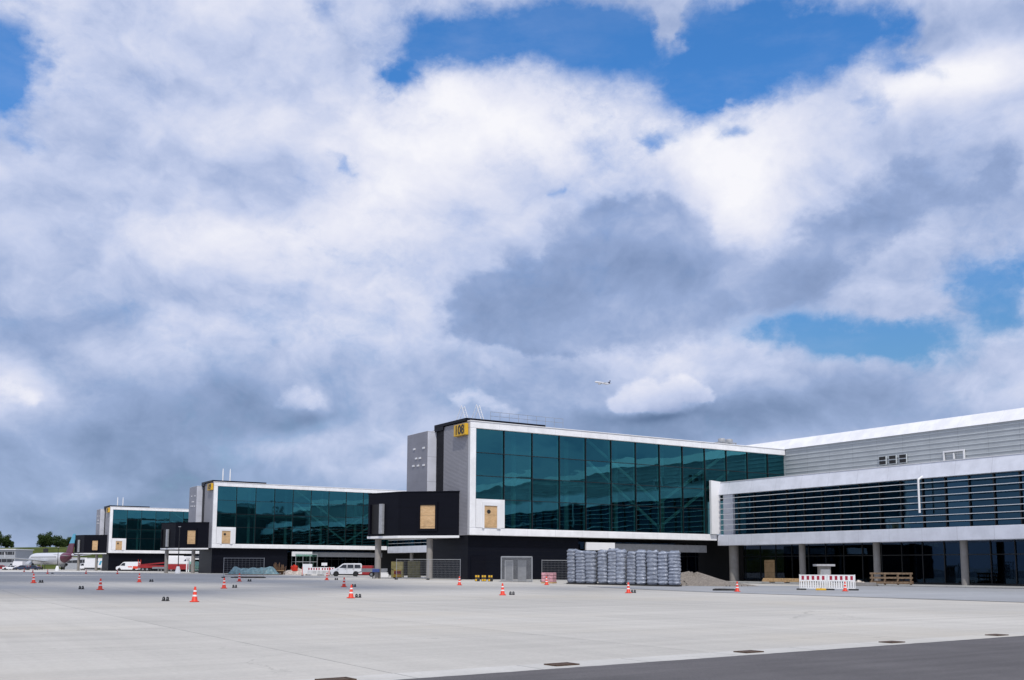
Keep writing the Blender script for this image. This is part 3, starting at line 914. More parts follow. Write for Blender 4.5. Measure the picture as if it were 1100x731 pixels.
for i in range(24):
    x, y = rr.uniform(-.8,.8), rr.uniform(-.4,.4)
    b.cyl((x,y,0),(x*1.35+rr.uniform(-.15,.15),y+rr.uniform(-.15,.15),rr.uniform(1.2,2.0)),.075,.06,n=7)
b.build('posts', M['wood_dark'], o)
MB().lathe([(.82,.62),(.86,.66),(.82,.70)],18).build('binding', M['wood'], o)
o = empty('orange_bag', (60.9,164.4,1.0), .3, 'bright orange sack lying on top of the sand heap', 'sack')
q = bale(3, 1.15, .8, .85); q.build('sack', M['orange'], o, smooth=60)
MB().cyl((0,0,.84),(.05,.05,1.0),.12,.2,n=10).build('tied_neck', M['orange'], o, smooth=60)

# ------------------------------------------------------------------ timber
o = empty('plank_stack', (88.2,81.0,.13), math.atan2(-5.2,1.6), 'low stack of pale planks on the pavement before the plywood door', 'planks')
b = MB(); rr = random.Random(2)
for k in range(3):
    for i in range(4): b.box(-2.7+rr.uniform(-.25,.1),2.6+rr.uniform(-.1,.3),-.55+.28*i,-.30+.28*i,.12+.13*k,.12+.13*k+.115)
b.build('planks', M['wood'], o)
b = MB()
for x in (-1.8,0,1.8): b.box(x-.06,x+.06,-.6,.6,0,.118)
b.build('bearers', M['wood_dark'], o)
o = empty('timber_crate', (88.0,66.9,.13), math.atan2(-3.3,2.0), 'open rack of pale and brown timber right of the red and white barrier', 'timber rack')
for x in (-1.85,-.62,.62,1.85):
    MB().box(x-.05,x+.05,-.5,.5,0,.10).build('bearer', M['wood_dark'], o)
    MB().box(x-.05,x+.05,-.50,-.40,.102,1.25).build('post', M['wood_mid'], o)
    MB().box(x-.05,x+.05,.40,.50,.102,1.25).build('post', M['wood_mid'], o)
b = MB()
for z, w in ((.16,.16),(.62,.18),(1.06,.18)):
    b.box(-2.0,2.0,-.56,-.503,z,z+w); b.box(-2.0,2.0,.503,.56,z,z+w)
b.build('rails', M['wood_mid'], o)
b = MB(); rr = random.Random(6)
for k in range(2):
    for i in range(5): b.box(-1.95+rr.uniform(-.2,.2),1.9+rr.uniform(-.2,.3),-.38+.15*i,-.25+.15*i,.105+.16*k,.24+.16*k)
b.build('stacked_beams', M['wood_dark'], o)
o = empty('rubble', (87.0,70.3,.13), 0, 'small pile of broken pale rubble left of the timber rack', 'rubble')
b = MB(); rr = random.Random(12)
for i in range(22):
    s = rr.uniform(.1,.3); x, y = rr.gauss(0,.5), rr.gauss(0,.5)
    b.lathe([(s*.6,0),(s,.4*s),(s*.7,s*.9),(s*.1,s*1.1)], 6, (x,y,max(0,.3-.4*math.hypot(x,y))))
b.build('chunks', M['sand'], o)
o = empty('kerb_beam', (86.3,69.3,.0), math.atan2(-4,1.5), 'grey concrete beam lying by the pavement beside the rubble', 'concrete beam')
MB().box(-1.6,1.6,-.2,.2,.01,.36).build('beam', M['column'], o, bevel=.03)
for x in (-1.1,1.1): MB().cyl((x,0,.36),(x,0,.42),.05,n=8).build('lifting_stud', M['rust'], o)

# ------------------------------------------------------------------ barriers
def make_barrier(n):
    L = 2.15
    r = empty('road_barrier', (0,0,0))
    b = MB()
    b.box(-L/2,L/2,-.03,.03,1.02,1.08); b.box(-L/2,L/2,-.03,.03,.62,.70); b.box(-L/2,L/2,-.03,.03,.10,.17)
    for x in (-L/2+.03,L/2-.03): b.box(x-.03,x+.03,-.034,.034,.0+.06,1.10)
    b.build('frame', M['conewhite'], r)
    b = MB()
    for i in range(11):
        x = -L/2+.16+i*(L-.32)/10; b.box(x-.055,x+.055,-.02,.02,.172,.618)
    b.build('slats', M['conewhite'], r)
    b = MB(); b.box(-L/2+.062,L/2-.062,-.022,.022,.702,1.018)
    b.build('warning_board', M['conewhite'], r)
    b = MB(); k = 5
    for i in range(k):
        x = -L/2+.28+i*(L-.56)/(k-1); b.prism([(x-.10,.72),(x+.10,.72),(x+.10,1.00),(x-.10,1.00)], 'y', -.028, -.023)
    b.build('red_panels', M['redwhite'], r)
    for x in (-L/2+.15, L/2-.15):
        MB().box(x-.38,x+.38,-.16,.16,0,.105).build('foot', M['rubber'], r, bevel=.02)
    return r
u = Vector((66.6-64.0, 54.9-57.9)).normalized(); ang = math.atan2(u.y,u.x)
b0 = make_barrier(1); P = Vector((65.0,56.9))
for i, l in enumerate(('left one of two red and white barrier panels, behind a yellow foot','right one of two red and white barrier panels, with a cone before it')):
    o = b0 if i == 0 else copy_tree(b0)
    o.scale = (1,1,1.14); q = P + u*2.18*i; o.location = (q.x,q.y,.02); o.rotation_euler = (0,0,ang+.03*i)
    tag(o, l, 'barrier', 'red and white barrier panels')
o = empty('yellow_block', (64.75,55.9,.018), ang, 'low yellow foot block lying before the left barrier panel', 'foot block')
MB().prism([(-.42,0),(.42,0),(.36,.16),(-.36,.16)], 'y', -.18, .18).build('block', M['yellow'], o, bevel=.02)
MB().box(-.05,.05,-.05,.05,.158,.19).build('socket', M['rubber'], o)
o = empty('service_cabinet', (85.6,73.4,0), math.atan2(-.55,.84)+.0, 'grey cabinet with a wide pale cap standing behind the barrier', 'cabinet')
MB().box(-.58,.58,-.45,.45,.01,1.98).build('body', M['column'], o, bevel=.03)
MB().box(-.98,.98,-.7,.7,1.985,2.2).build('cap', M['capgrey'], o, bevel=.03)
MB().box(-.48,.48,-.47,-.455,.2,1.7).build('door', M['greypaint'], o)

# far barrier by the van
bq = [(58.6,149.6),(60.3,148.3)]
for i, l in enumerate(('left one of two pale barrier panels behind the white van, by the sand heap','right one of two pale barrier panels just in front of the van nose')):
    o = copy_tree(b0); o.location = (*bq[i],.43); o.rotation_euler = (0,0,-.62); tag(o, l, 'barrier', 'pale barrier panels by the van')
o = empty('notice_board', (57.9,150.6,.42), -.6, 'white notice board on two posts at the left end of the pale barriers', 'sign')
MB().box(-.75,.75,-.03,.03,.25,1.75).build('board', M['white'], o)
for x in (-.6,.6): MB().box(x-.04,x+.04,.032,.09,0,1.7).build('post', M['steel'], o)
o = empty('site_sign', (60.8,150.9,.42), -.6, 'small pale sign on a thin post behind the pale barriers', 'sign')
MB().cyl((0,0,0),(0,0,1.75),.04,n=8).build('post', M['steel'], o)
MB().box(-.45,.45,-.045,-.041,1.5,1.95).build('plate', M['white'], o)
for i, (x, y) in enumerate(((54.2,143.0),(57.0,139.6))):
    o = empty('marker_post', (x,y,.42), 0, ('slim red marker post in front of the sand heap','slim red marker post in front of the pale barriers')[i], 'marker post', 'red marker posts')
    MB().lathe([(.05,.06),(.05,1.25),(.02,1.3)],8).build('post', M['orange'], o)
    MB().lathe([(.2,.0),(.2,.05),(.06,.08)],10).build('foot', M['rubber'], o)

# ------------------------------------------------------------------ fences and cages
def fence_panel(L=3.4, H=2.1, step=.14, name='fence_panel'):
    r = empty(name, (0,0,0))
    f = MB()
    for x in (-L/2,L/2): f.cyl((x,0,.10),(x,0,H+.1),.030,n=8)
    for z in (.16,H+.04): f.cyl((-L/2,0,z),(L/2,0,z),.024,n=6)
    f.build('frame', M['steel'], r, smooth=40)
    w = MB()
    n = int(L/step)
    for i in range(1,n): x = -L/2+L*i/n; w.box(x-.004,x+.004,-.004,.004,.17,H+.03)
    for k in range(1,8): z = .16+(H-.12)*k/8; w.box(-L/2,L/2,.0045,.0105,z-.004,z+.004)
    w.build('wire_mesh', M['steel'], r)
    for x in (-L/2,L/2): MB().box(x-.12,x+.12,-.36,.36,0,.13).build('foot', M['rubber'], r, bevel=.02)
    return r
f0 = fence_panel()
R_ = Vector((.845,-.535)); ra = math.atan2(R_.y,R_.x)
fl = [(49.0,97.05,ra-.08,'left wire fence panel between the two columns of the nearest bridge'),
      (51.6,94.75,ra-.06,'wire fence panel right of the right hand column of the nearest bridge'),
      (59.2,84.6,ra+.15,'wire fence panel between the wire cage and the pink pallet')]
first = True
for x, y, a, l in fl:
    o = f0 if first else copy_tree(f0); first = False
    o.location = (x,y,gz(x,y)+.005); o.rotation_euler = (0,0,a); tag(o, l, 'fence panel', 'wire site fence panels')
o = fence_panel(4.7, 2.25, .4); o.location = (37.3,117.3,.425); o.rotation_euler = (0,0,ra)
tag(o, 'lone wire fence panel standing out on the apron before the tarpaulin heap', 'fence panel', 'wire site fence panels')
b = MB(); b.box(-1.9,2.0,-.35,.35,0,.10); 
o2 = empty('dark_board', (37.6,116.6,.425), ra, 'dark flat boards lying at the foot of the lone fence panel', 'boards')
b.build('boards', M['rubber'], o2); MB().box(-1.5,1.6,-.3,.3,.102,.15).build('top_board', M['wood_dark'], o2)
o = empty('wire_cage', (54.75,85.5,gz(54.75,85.5)+.005), ra, 'tall grey wire cage with pale lockers inside, under the nearest pier', 'cage')
L, D, H = 3.05, 1.6, 2.45
f = MB()
for x in (-L/2,L/2):
    for y in (-D/2,D/2): f.box(x-.045,x+.045,y-.045,y+.045,0,H)
for z in (.08,H-.03):
    for y in (-D/2,D/2): f.box(-L/2+.046,L/2-.046,y-.035,y+.035,z-.035,z+.035)
    for x in (-L/2,L/2): f.box(x-.035,x+.035,-D/2+.046,D/2-.046,z-.035,z+.035)
f.build('frame', M['steel'], o)
w = MB()
for i in range(1,36):
    x = -L/2+L*i/36
    for y in (-D/2,): w.box(x-.009,x+.009,y-.009,y+.009,.1,H-.06)
for k in range(1,24):
    z = .1+k*(H-.16)/24; w.box(-L/2,L/2,-D/2+.013,-D/2+.03,z-.009,z+.009)
for i in range(1,12):
    y = -D/2+D*i/12
    for x in (-L/2,L/2): w.box(x-.008,x+.008,y-.008,y+.008,.1,H-.06)
w.build('wire_mesh', M['steel'], o)
MB().box(-L/2,L/2,-D/2,D/2,H+.008,H+.05).build('lid', M['greypaint'], o)
for i, (x, y, m_, l) in enumerate(((-.75,.15,'greypaint','pale grey locker inside the wire cage, left'),(.55,.2,'steel','metal locker inside the wire cage, right'))):
    q = o.matrix_basis; c, s = math.cos(ra), math.sin(ra)
    k = empty('locker', (54.75+c*x-s*y, 85.5+s*x+c*y, gz(54.75,85.5)+.005), ra, l, 'locker')
    MB().box(-.42,.42,-.38,.38,0,2.1).build('body', M['white'] if i == 0 else M[m_], k, bevel=.03)
    MB().box(-.36,.36,-.395,-.382,.12,2.0).build('door', M['greypaint'], k)
for i, (x, y) in enumerate(((51.55,87.75),(52.1,87.4),(52.65,87.05))):
    o = empty('warning_block', (x,y,gz(x,y)+.004), ra, 'yellow and black block under the nearest pier, %s of the three' % ('left','middle','right')[i], 'warning block', 'yellow and black blocks')
    MB().box(-.24,.24,-.24,.24,0,.62).build('block', M['rubber'], o, bevel=.02)
    for z in (.03,.40):
        for s in (-1,1):
            MB().prism([(s*.03,z),(s*.20,z),(s*.20,z+.19),(s*.03,z+.19)] if s > 0 else [(-.20,z),(-.03,z),(-.03,z+.19),(-.20,z+.19)], 'y', -.252, -.245).build('yellow_patch', M['yellow'], o) if (s > 0) == (z > .2) or i == 1 or z > .2 else None
for i, (x, y, a) in enumerate(((56.6,116.2,ra),(58.0,114.4,ra-.1))):
    o = empty('formwork_panel', (x,y,.43), a, ('left khaki formwork panel behind the fence under the nearest bridge','right khaki formwork panel behind the fence under the nearest bridge')[i], 'formwork panel', 'khaki formwork panels')
    MB().box(-.8,.8,-.02,.02,.0,2.0+.1*i).build('board', M['khaki'], o)
    b = MB()
    for z in (.3,1.0,1.7): b.box(-.8,.8,.022,.12,z-.05,z+.05)
    b.build('stiffeners', M['wood_dark'], o)
    b = MB()
    for s in (-.7,.7): b.bar((s,.08,1.5),(s,.9,.03),.06,.06)
    b.build('props', M['wood_dark'], o)
o = empty('concrete_block', (55.6,118.0,.43), ra, 'two white concrete blocks left of the nearest bridge column', 'concrete blocks')
MB().box(-.95,.62,-.3,.3,.012,.42).build('block', M['white'], o, bevel=.04); MB().box(-.5,.5,-.28,.28,.425,.62).build('upper_block', M['white'], o, bevel=.04)
o = empty('compactor', (53.6,110.0,.43), ra, 'small yellow and dark red compactor beside the nearest bridge column', 'compactor')
MB().box(-.45,.45,-.3,.3,.1,.45).build('base', M['yellow'], o, bevel=.04)
MB().box(-.40,.42,-.26,.26,.452,.85).build('engine', M['red'], o, bevel=.05)
MB().box(-.45,.45,-.28,.28,.852,.98).build('hood', M['yellow'], o, bevel=.04)
MB().box(-.5,.5,-.32,.32,0,.1).build('plate', M['carblack'], o)
b = MB(); b.cyl((-.4,-.2,.9),(-.9,-.2,1.15),.03,n=6); b.cyl((-.4,.2,.9),(-.9,.2,1.15),.03,n=6); b.cyl((-.9,-.2,1.15),(-.9,.2,1.15),.03,n=6); b.build('handle', M['carblack'], o)
o = empty('blue_crate', (49.5,107.2,.43), ra, 'blue plastic box on a stand at the foot of the left bridge column', 'box')
MB().box(-.4,.4,-.25,.25,.72,1.1).build('box', M['bluecrate'], o, bevel=.03)
b = MB()
for x in (-.35,.35):
    for y in (-.2,.2): b.box(x-.03,x+.03,y-.03,y+.03,0,.72)
b.build('stand', M['carblack'], o)

# ------------------------------------------------------------------ vehicles
def wheel(parent, x, y, r, w=.2):
    s = 1 if y > 0 else -1
    t = MB()
    pr = [(r*.62,-w/2),(r*.93,-w/2),(r,-w/2+.03),(r,w/2-.03),(r*.93,w/2),(r*.62,w/2)]
    n = 22; vs = []; fs = []
    for a, b in pr:
        for i in range(n):
            th = 2*PI*i/n; vs.append((x+a*math.cos(th), y+b, r+a*math.sin(th)))
    for k in range(len(pr)-1):
        for i in range(n): fs.append((k*n+i,k*n+(i+1)%n,(k+1)*n+(i+1)%n,(k+1)*n+i))
    t.v = vs; t.f = fs
    wo = t.build('wheel', M['tyre'], parent, smooth=40)
    MB().cyl((x,y-s*.02,r),(x,y+s*w*.42,r),r*.63,r*.55,n=18).build('rim', M['alloy'], wo, smooth=30)
    return wo

def body_from_profile(prof, wfun):
    """prof: closed side outline (x,z); wfun(z) half width"""
    n = len(prof); mb = MB()
    vs = [(x,-wfun(z),z) for x, z in prof] + [(x,wfun(z),z) for x, z in prof]
    mb.add(vs, [tuple(range(n)), tuple(reversed(range(n,2*n)))] + [(i,n+i,n+(i+1)%n,(i+1)%n) for i in range(n)])
    return mb

def vehicle(name, prof, hw, belt, tumble, wheels, wr, paint, sidewin, wind=None, rear=None, loc=(0,0,0), rz=0, lab='', cat='car', group=None, lights=True, doors=()):
    """nose towards -x"""
    r = empty(name, loc, rz, lab, cat, group)
    zt = max(z for _, z in prof)
    wf = lambda z: hw - (tumble*max(0,(z-belt)/(zt-belt)) if z > belt else .06*max(0,(.45-z)/.3) if z < .45 else 0)
    body = body_from_profile(prof, wf).build('body', paint, r, bevel=.05, smooth=35)
    for poly in sidewin:
        for s in (-1,1):
            k = len(poly)
            vs = [(x, s*(wf(z)+.008), z) for x, z in poly]
            MB().add(vs, [tuple(range(k))]).build('window', M['carglass'], r)
    def cross(p, q, ins, nm, m, off=.012):
        (x0,z0),(x1,z1) = p, q
        d = Vector((x1-x0,z1-z0)).normalized(); nn = Vector((-d.y,d.x))
        if nm == 'rear_window': nn = -nn
        if nm == 'windscreen' and nn.x > 0: nn = -nn
        if nm == 'rear_window' and nn.x < 0: nn = -nn
        a0, a1 = wf(z0)-ins, wf(z1)-ins
        MB().add([(x0+nn.x*off,-a0,z0+nn.y*off),(x0+nn.x*off,a0,z0+nn.y*off),(x1+nn.x*off,a1,z1+nn.y*off),(x1+nn.x*off,-a1,z1+nn.y*off)], [(0,1,2,3)]).build(nm, m, r)
    if wind: cross(wind[0], wind[1], .10, 'windscreen', M['carglass'])
    if rear: cross(rear[0], rear[1], .12, 'rear_window', M['carglass'])
    for x in wheels:
        for s in (-1,1):
            MB().cyl((x,s*(hw-.02),wr+.02),(x,s*(hw+.004),wr+.02),wr*1.17,n=22).build('wheel_arch', M['carblack'], r)
            wheel(r, x, s*(hw-.085), wr, .2)
    x0 = min(x for x, _ in prof); x1 = max(x for x, _ in prof)
    if lights:
        for s in (-1,1):
            MB().box(x0+.02,x0+.20,min(s*(hw-.42),s*(hw-.03)),max(s*(hw-.42),s*(hw-.03)),.72,.88).build('headlight', M['lamp'], r, bevel=.03)
            MB().box(x1-.10,x1+.012,min(s*(hw-.20),s*(hw-.03)),max(s*(hw-.20),s*(hw-.03)),.85,1.25).build('tail_light', M['lampred'], r, bevel=.02)
            MB().box(x0+.9,x0+1.06,min(s*(hw+.01),s*(hw+.17)),max(s*(hw+.01),s*(hw+.17)),1.0,1.17).build('wing_mirror', paint, r, bevel=.03)
        MB().box(x0-.03,x0+.10,-hw+.12,hw-.12,.25,.62).build('bumper', M['carblack'], r, bevel=.04)
    return r

VAN = [(-2.15,.30),(-2.20,.62),(-2.12,.92),(-1.25,1.16),(-.58,1.70),(-.30,1.80),(1.90,1.82),(2.12,1.74),(2.20,.95),(2.18,.30)]
VW = [[(-1.02,1.18),(-.48,1.62),(.02,1.64),(.02,1.16)], [(.12,1.16),(.12,1.64),(.98,1.64),(.98,1.16)], [(1.10,1.16),(1.10,1.64),(1.90,1.62),(1.98,1.18)]]
def van(**k): return vehicle('parked_van', VAN, .92, 1.1, .14, (-1.42,1.30), .33, M['carwhite'], VW, ((-1.20,1.20),(-.60,1.68)), ((2.20,1.1),(2.13,1.68)), **k)
v1 = van(loc=(57.35,134.2,.425), rz=-.36, lab='white passenger van with dark windows parked behind the cones', cat='van')
b = MB()
for s in (-1,1):
    b.box(.06,.085,min(s*.925,s*.93),max(s*.925,s*.93),.5,1.15); b.box(1.03,1.05,min(s*.925,s*.93),max(s*.925,s*.93),.5,1.15); b.box(.85,1.0,min(s*.925,s*.95),max(s*.925,s*.95),.98,1.02); b.box(-.2,-.05,min(s*.925,s*.95),max(s*.925,s*.95),.98,1.02)
b.build('door_trim', M['carblack'], v1)

# flat trailer behind the van
def trailer(loc, rz, lab, L=3.4, paint='cargrey'):
    r = empty('flat_trailer', loc, rz, lab, 'trailer')
    MB().box(-L/2,L/2,-.9,.9,.62,.78).build('bed', M[paint], r, bevel=.02)
    for y in (-.88,.88): MB().box(-L/2,L/2,y-.02,y+.02,.783,1.12).build('side_board', M[paint], r)
    for x in (-.35,.45):
        for s in (-1,1): wheel(r, x, s*.74, .31, .2)
    MB().bar((-L/2,0,.68),(-L/2-1.0,0,.5),.1,.1).build('drawbar', M['carblack'], r)
    MB().cyl((-L/2-.7,0,0),(-L/2-.7,0,.55),.05,n=8).build('jockey_leg', M['carblack'], r)
    MB().box(L/2-.03,L/2+.02,-.8,.8,.4,.6).build('tail_bar', M['carblack'], r)
    return r
trailer((58.6,127.4,.425), ra+.05, 'grey flat trailer parked right of the white van')

# ------------------------------------------------------------------ distant vehicles at the left
def at(px_angle, D):   # bearing (radians right of straight ahead) and forward distance -> ground point
    Fh = Vector((.535,.845)); q = Fh*D + R_*(D*px_angle); return q.x, q.y
CAR = [(-2.15,.28),(-2.18,.62),(-2.0,.82),(-1.05,.95),(-.35,1.40),(.2,1.46),(1.05,1.42),(1.75,1.05),(2.12,.95),(2.16,.60),(2.12,.28)]
CW = [[(-.92,.97),(-.30,1.34),(.15,1.38),(.15,.97)],[(.25,.97),(.25,1.38),(.95,1.35),(1.55,1.03),(1.5,.97)]]
def car(paint, px, D, rz, lab):
    x, y = at(px, D)
    return vehicle('parked_car', CAR, .88, .93, .20, (-1.35,1.30), .31, paint, CW, ((-1.0,.99),(-.38,1.38)), ((1.70,1.07),(1.1,1.40)), (x,y,gz(x,y)+.012), rz, lab, 'car', 'cars parked at the left edge')
p = lambda x: (x-550)/1094.0
car(M['red'], p(2), 318, ra, 'red car at the left edge of the row of parked cars')
car(M['carwhite'], p(13), 316, ra+.1, 'white low car between the red car and the dark blue cars')
car(M['carblue'], p(25.5), 315, ra-.15, 'dark blue car in front of the white box van')
car(M['carblue'], p(36), 322, ra+.05, 'dark car farthest right in the row, by the airliner')
def boxvan(px, D, rz, lab, paint, boxm, cat='van', name='box_van', nose=None, L=4.4, H=3.0, group=None):
    x, y = at(px, D)
    r = empty(name, (x,y,gz(x,y)+.012), rz, lab, cat, group)
    cab = [(-L/2-1.7,.45),(-L/2-1.75,1.1),(-L/2-1.45,1.35),(-L/2-1.0,2.15),(-L/2-.05,2.2),(-L/2-.05,.45)]
    body_from_profile(cab, lambda z: 1.0-.1*max(0,z-1.3)).build('cab', paint, r, bevel=.06, smooth=35)
    for s in (-1,1):
        MB().add([(a,s*(1.012-.1*max(0,b-1.3)),b) for a,b in ((-L/2-1.3,1.4),(-L/2-.95,2.05),(-L/2-.25,2.05),(-L/2-.25,1.4))],[(0,1,2,3)]).build('window', M['carglass'], r)
    MB().add([(-L/2-1.47,-.85,1.4),(-L/2-1.47,.85,1.4),(-L/2-1.06,.78,2.08),(-L/2-1.06,-.78,2.08)],[(0,1,2,3)]).build('windscreen', M['carglass'], r)
    MB().box(-L/2,L/2,-1.1,1.1,.75,H).build('box_body', boxm, r, bevel=.05)
    MB().box(-L/2-1.2,L/2,-.75,.75,.40,.74).build('chassis', M['carblack'], r)
    for xx in (-L/2-.9,L/2-1.0):
        for s in (-1,1): wheel(r, xx, s*.86, .40, .25)
    return r
boxvan(p(22), 330, ra, 'white box van behind the dark blue car at the far left', M['carwhite'], M['carwhite'], H=2.7, L=3.0)
r = boxvan(p(104), 322, ra, 'white box lorry with blue marks seen under the farthest bridge', M['carwhite'], M['carwhite'], 'lorry', 'box_lorry', L=6.2, H=3.6)
b = MB(); b.prism([(.2,1.6),(.9,1.6),(1.3,2.9),(.6,2.9)],'y',-1.125,-1.115); b.prism([(1.4,1.6),(2.0,1.6),(2.4,2.9),(1.8,2.9)],'y',-1.125,-1.115); b.build('blue_mark', M['skyblue'], r)
# white van with orange-red tail stripes
x, y = at(p(139), 273)
SV = [(-2.9,.35),(-2.95,.9),(-2.75,1.15),(-2.0,1.35),(-1.2,2.25),(-.8,2.4),(2.8,2.45),(2.95,2.3),(2.95,.35)]
r = vehicle('ambulance_van', SV, 1.0, 1.3, .12, (-2.0,1.9), .36, M['carwhite'], [[(-1.8,1.42),(-1.15,2.1),(-.5,2.12),(-.5,1.4)]], ((-1.95,1.42),(-1.28,2.15)), None, (x,y,gz(x,y)+.012), ra, 'white van with orange-red tail parked before the farthest pier', 'van')
b = MB()
for s in (-1,1):
    b.box(1.6,2.9,min(s*1.004,s*1.012),max(s*1.004,s*1.012),.6,1.28)
    b.box(.3,1.4,min(s*1.004,s*1.012),max(s*1.004,s*1.012),1.0,1.22)
b.build('orange_stripe', M['orange'], r)
# red flat lorry with a loading arm
x, y = at(p(171), 268)
r = empty('red_lorry', (x,y,gz(x,y)+.012), ra, 'long red flatbed lorry with a sloping arm, before the farthest pier', 'lorry')
MB().box(-5.0,4.6,-1.15,1.15,.85,1.15).build('bed', M['red'], r, bevel=.03)
for yy in (-1.1,1.1): MB().box(-4.9,4.6,yy-.03,yy+.03,1.155,1.55).build('side_board', M['red'], r)
MB().bar((-4.6,0,1.6),(4.2,0,2.5),.5,.35).build('loading_arm', M['red'], r)
body_from_profile([(4.65,.5),(6.5,.5),(6.55,1.4),(6.3,2.6),(4.65,2.65)], lambda z: 1.2).build('cab', M['red'], r, bevel=.08)
for s in (-1,1): MB().box(5.2,6.1,min(s*1.19,s*1.21),max(s*1.19,s*1.21),1.6,2.35).build('window', M['carglass'], r)
for xx in (-3.6,-2.5,3.2,5.6):
    for s in (-1,1): wheel(r, xx, s*.98, .5, .28)
for i in range(4): MB().cyl((-4.9,-1.0+.6*i,1.2),(-4.9,-1.0+.6*i,3.0 if i in (0,3) else 2.2),.07,n=8).build('stake', M['orange'], r)
trailer((*at(p(174), 262),.43), ra, 'pale grey baggage trailer in front of the red lorry', 3.8, 'cargrey')
# red and white tanker behind the bridge column
x, y = at(p(196), 262)
r = empty('tank_lorry', (x,y,gz(x,y)+.012), ra, 'red lorry with white upper body and dark blue mark behind the middle bridge column', 'lorry')
MB().box(-3.2,3.2,-1.2,1.2,.55,1.9).build('lower_body', M['red'], r, bevel=.08)
MB().box(-3.9,3.0,-1.18,1.18,1.905,3.9).build('upper_body', M['white'], r, bevel=.15)
MB().prism([(.9,2.7),(1.9,2.7),(2.6,3.5),(1.6,3.5)],'y',-1.195,-1.186).build('dark_mark', M['navy'], r)
MB().box(3.0,3.02,-.9,.9,2.0,2.9).build('windscreen', M['carglass'], r)
for xx in (-2.2,2.1):
    for s in (-1,1): wheel(r, xx, s*1.0, .5, .28)
# bus shelter like frame behind the middle bridge
x, y = at(p(211), 255)
r = empty('shelter', (x,y,gz(x,y)+.012), ra, 'small shelter with white posts and pale green panes beside the middle pier', 'shelter')
f = MB()
for xx in (-1.9,1.9):
    for yy in (-.8,.8): f.box(xx-.12,xx+.12,yy-.12,yy+.12,0,3.1)
f.build('posts', M['white'], r); MB().box(-2.2,2.2,-1.0,1.0,3.104,3.35).build('roof', M['white'], r)
MB().box(-1.78,1.78,.74,.78,.2,2.6).build('pane', M['clear'], r)
MB().box(-1.2,1.2,.1,.5,.5,.6).build('bench', M['steel'], r)
# red machine in the dark behind the van
r = empty('red_container', (67.6,150.2,.41), ra, 'red container standing in the dark to the right behind the white van', 'container')
MB().box(-1.1,1.1,-1.0,1.0,.1,1.55).build('body', M['red'], r, bevel=.04)
b = MB()
for i in range(6): b.box(-1.0+.38*i,-.9+.38*i,-1.04,-1.004,.2,1.45)
b.build('ribs', M['red'], r); MB().box(-1.05,1.05,-.9,.9,0,.098).build('skids', M['carblack'], r)

# lamp posts with white bases
for i, (px, D, l) in enumerate(((63,262,'thin lamp post on a white base in front of the parked airliner'),(192.5,190,'tall thin lamp post on a white base in front of the middle bridge'))):
    x, y = at(p(px), D); hgt = (6.0, 8.6)[i]
    r = empty('lamp_post', (x,y,gz(x,y)), ra, l, 'lamp post', 'thin lamp posts on the apron')
    MB().lathe([(.55,.0),(.55,.25),(.28,1.25),(.2,1.3)],14).build('base', M['white'], r, smooth=40)
    MB().cyl((0,0,1.3),(0,0,hgt),.09,.06,n=10).build('pole', M['carblack'], r, smooth=40)
    MB().box(-.22,.22,-.12,.12,hgt,hgt+.14).build('lamp_head', M['greypaint'], r, bevel=.03)

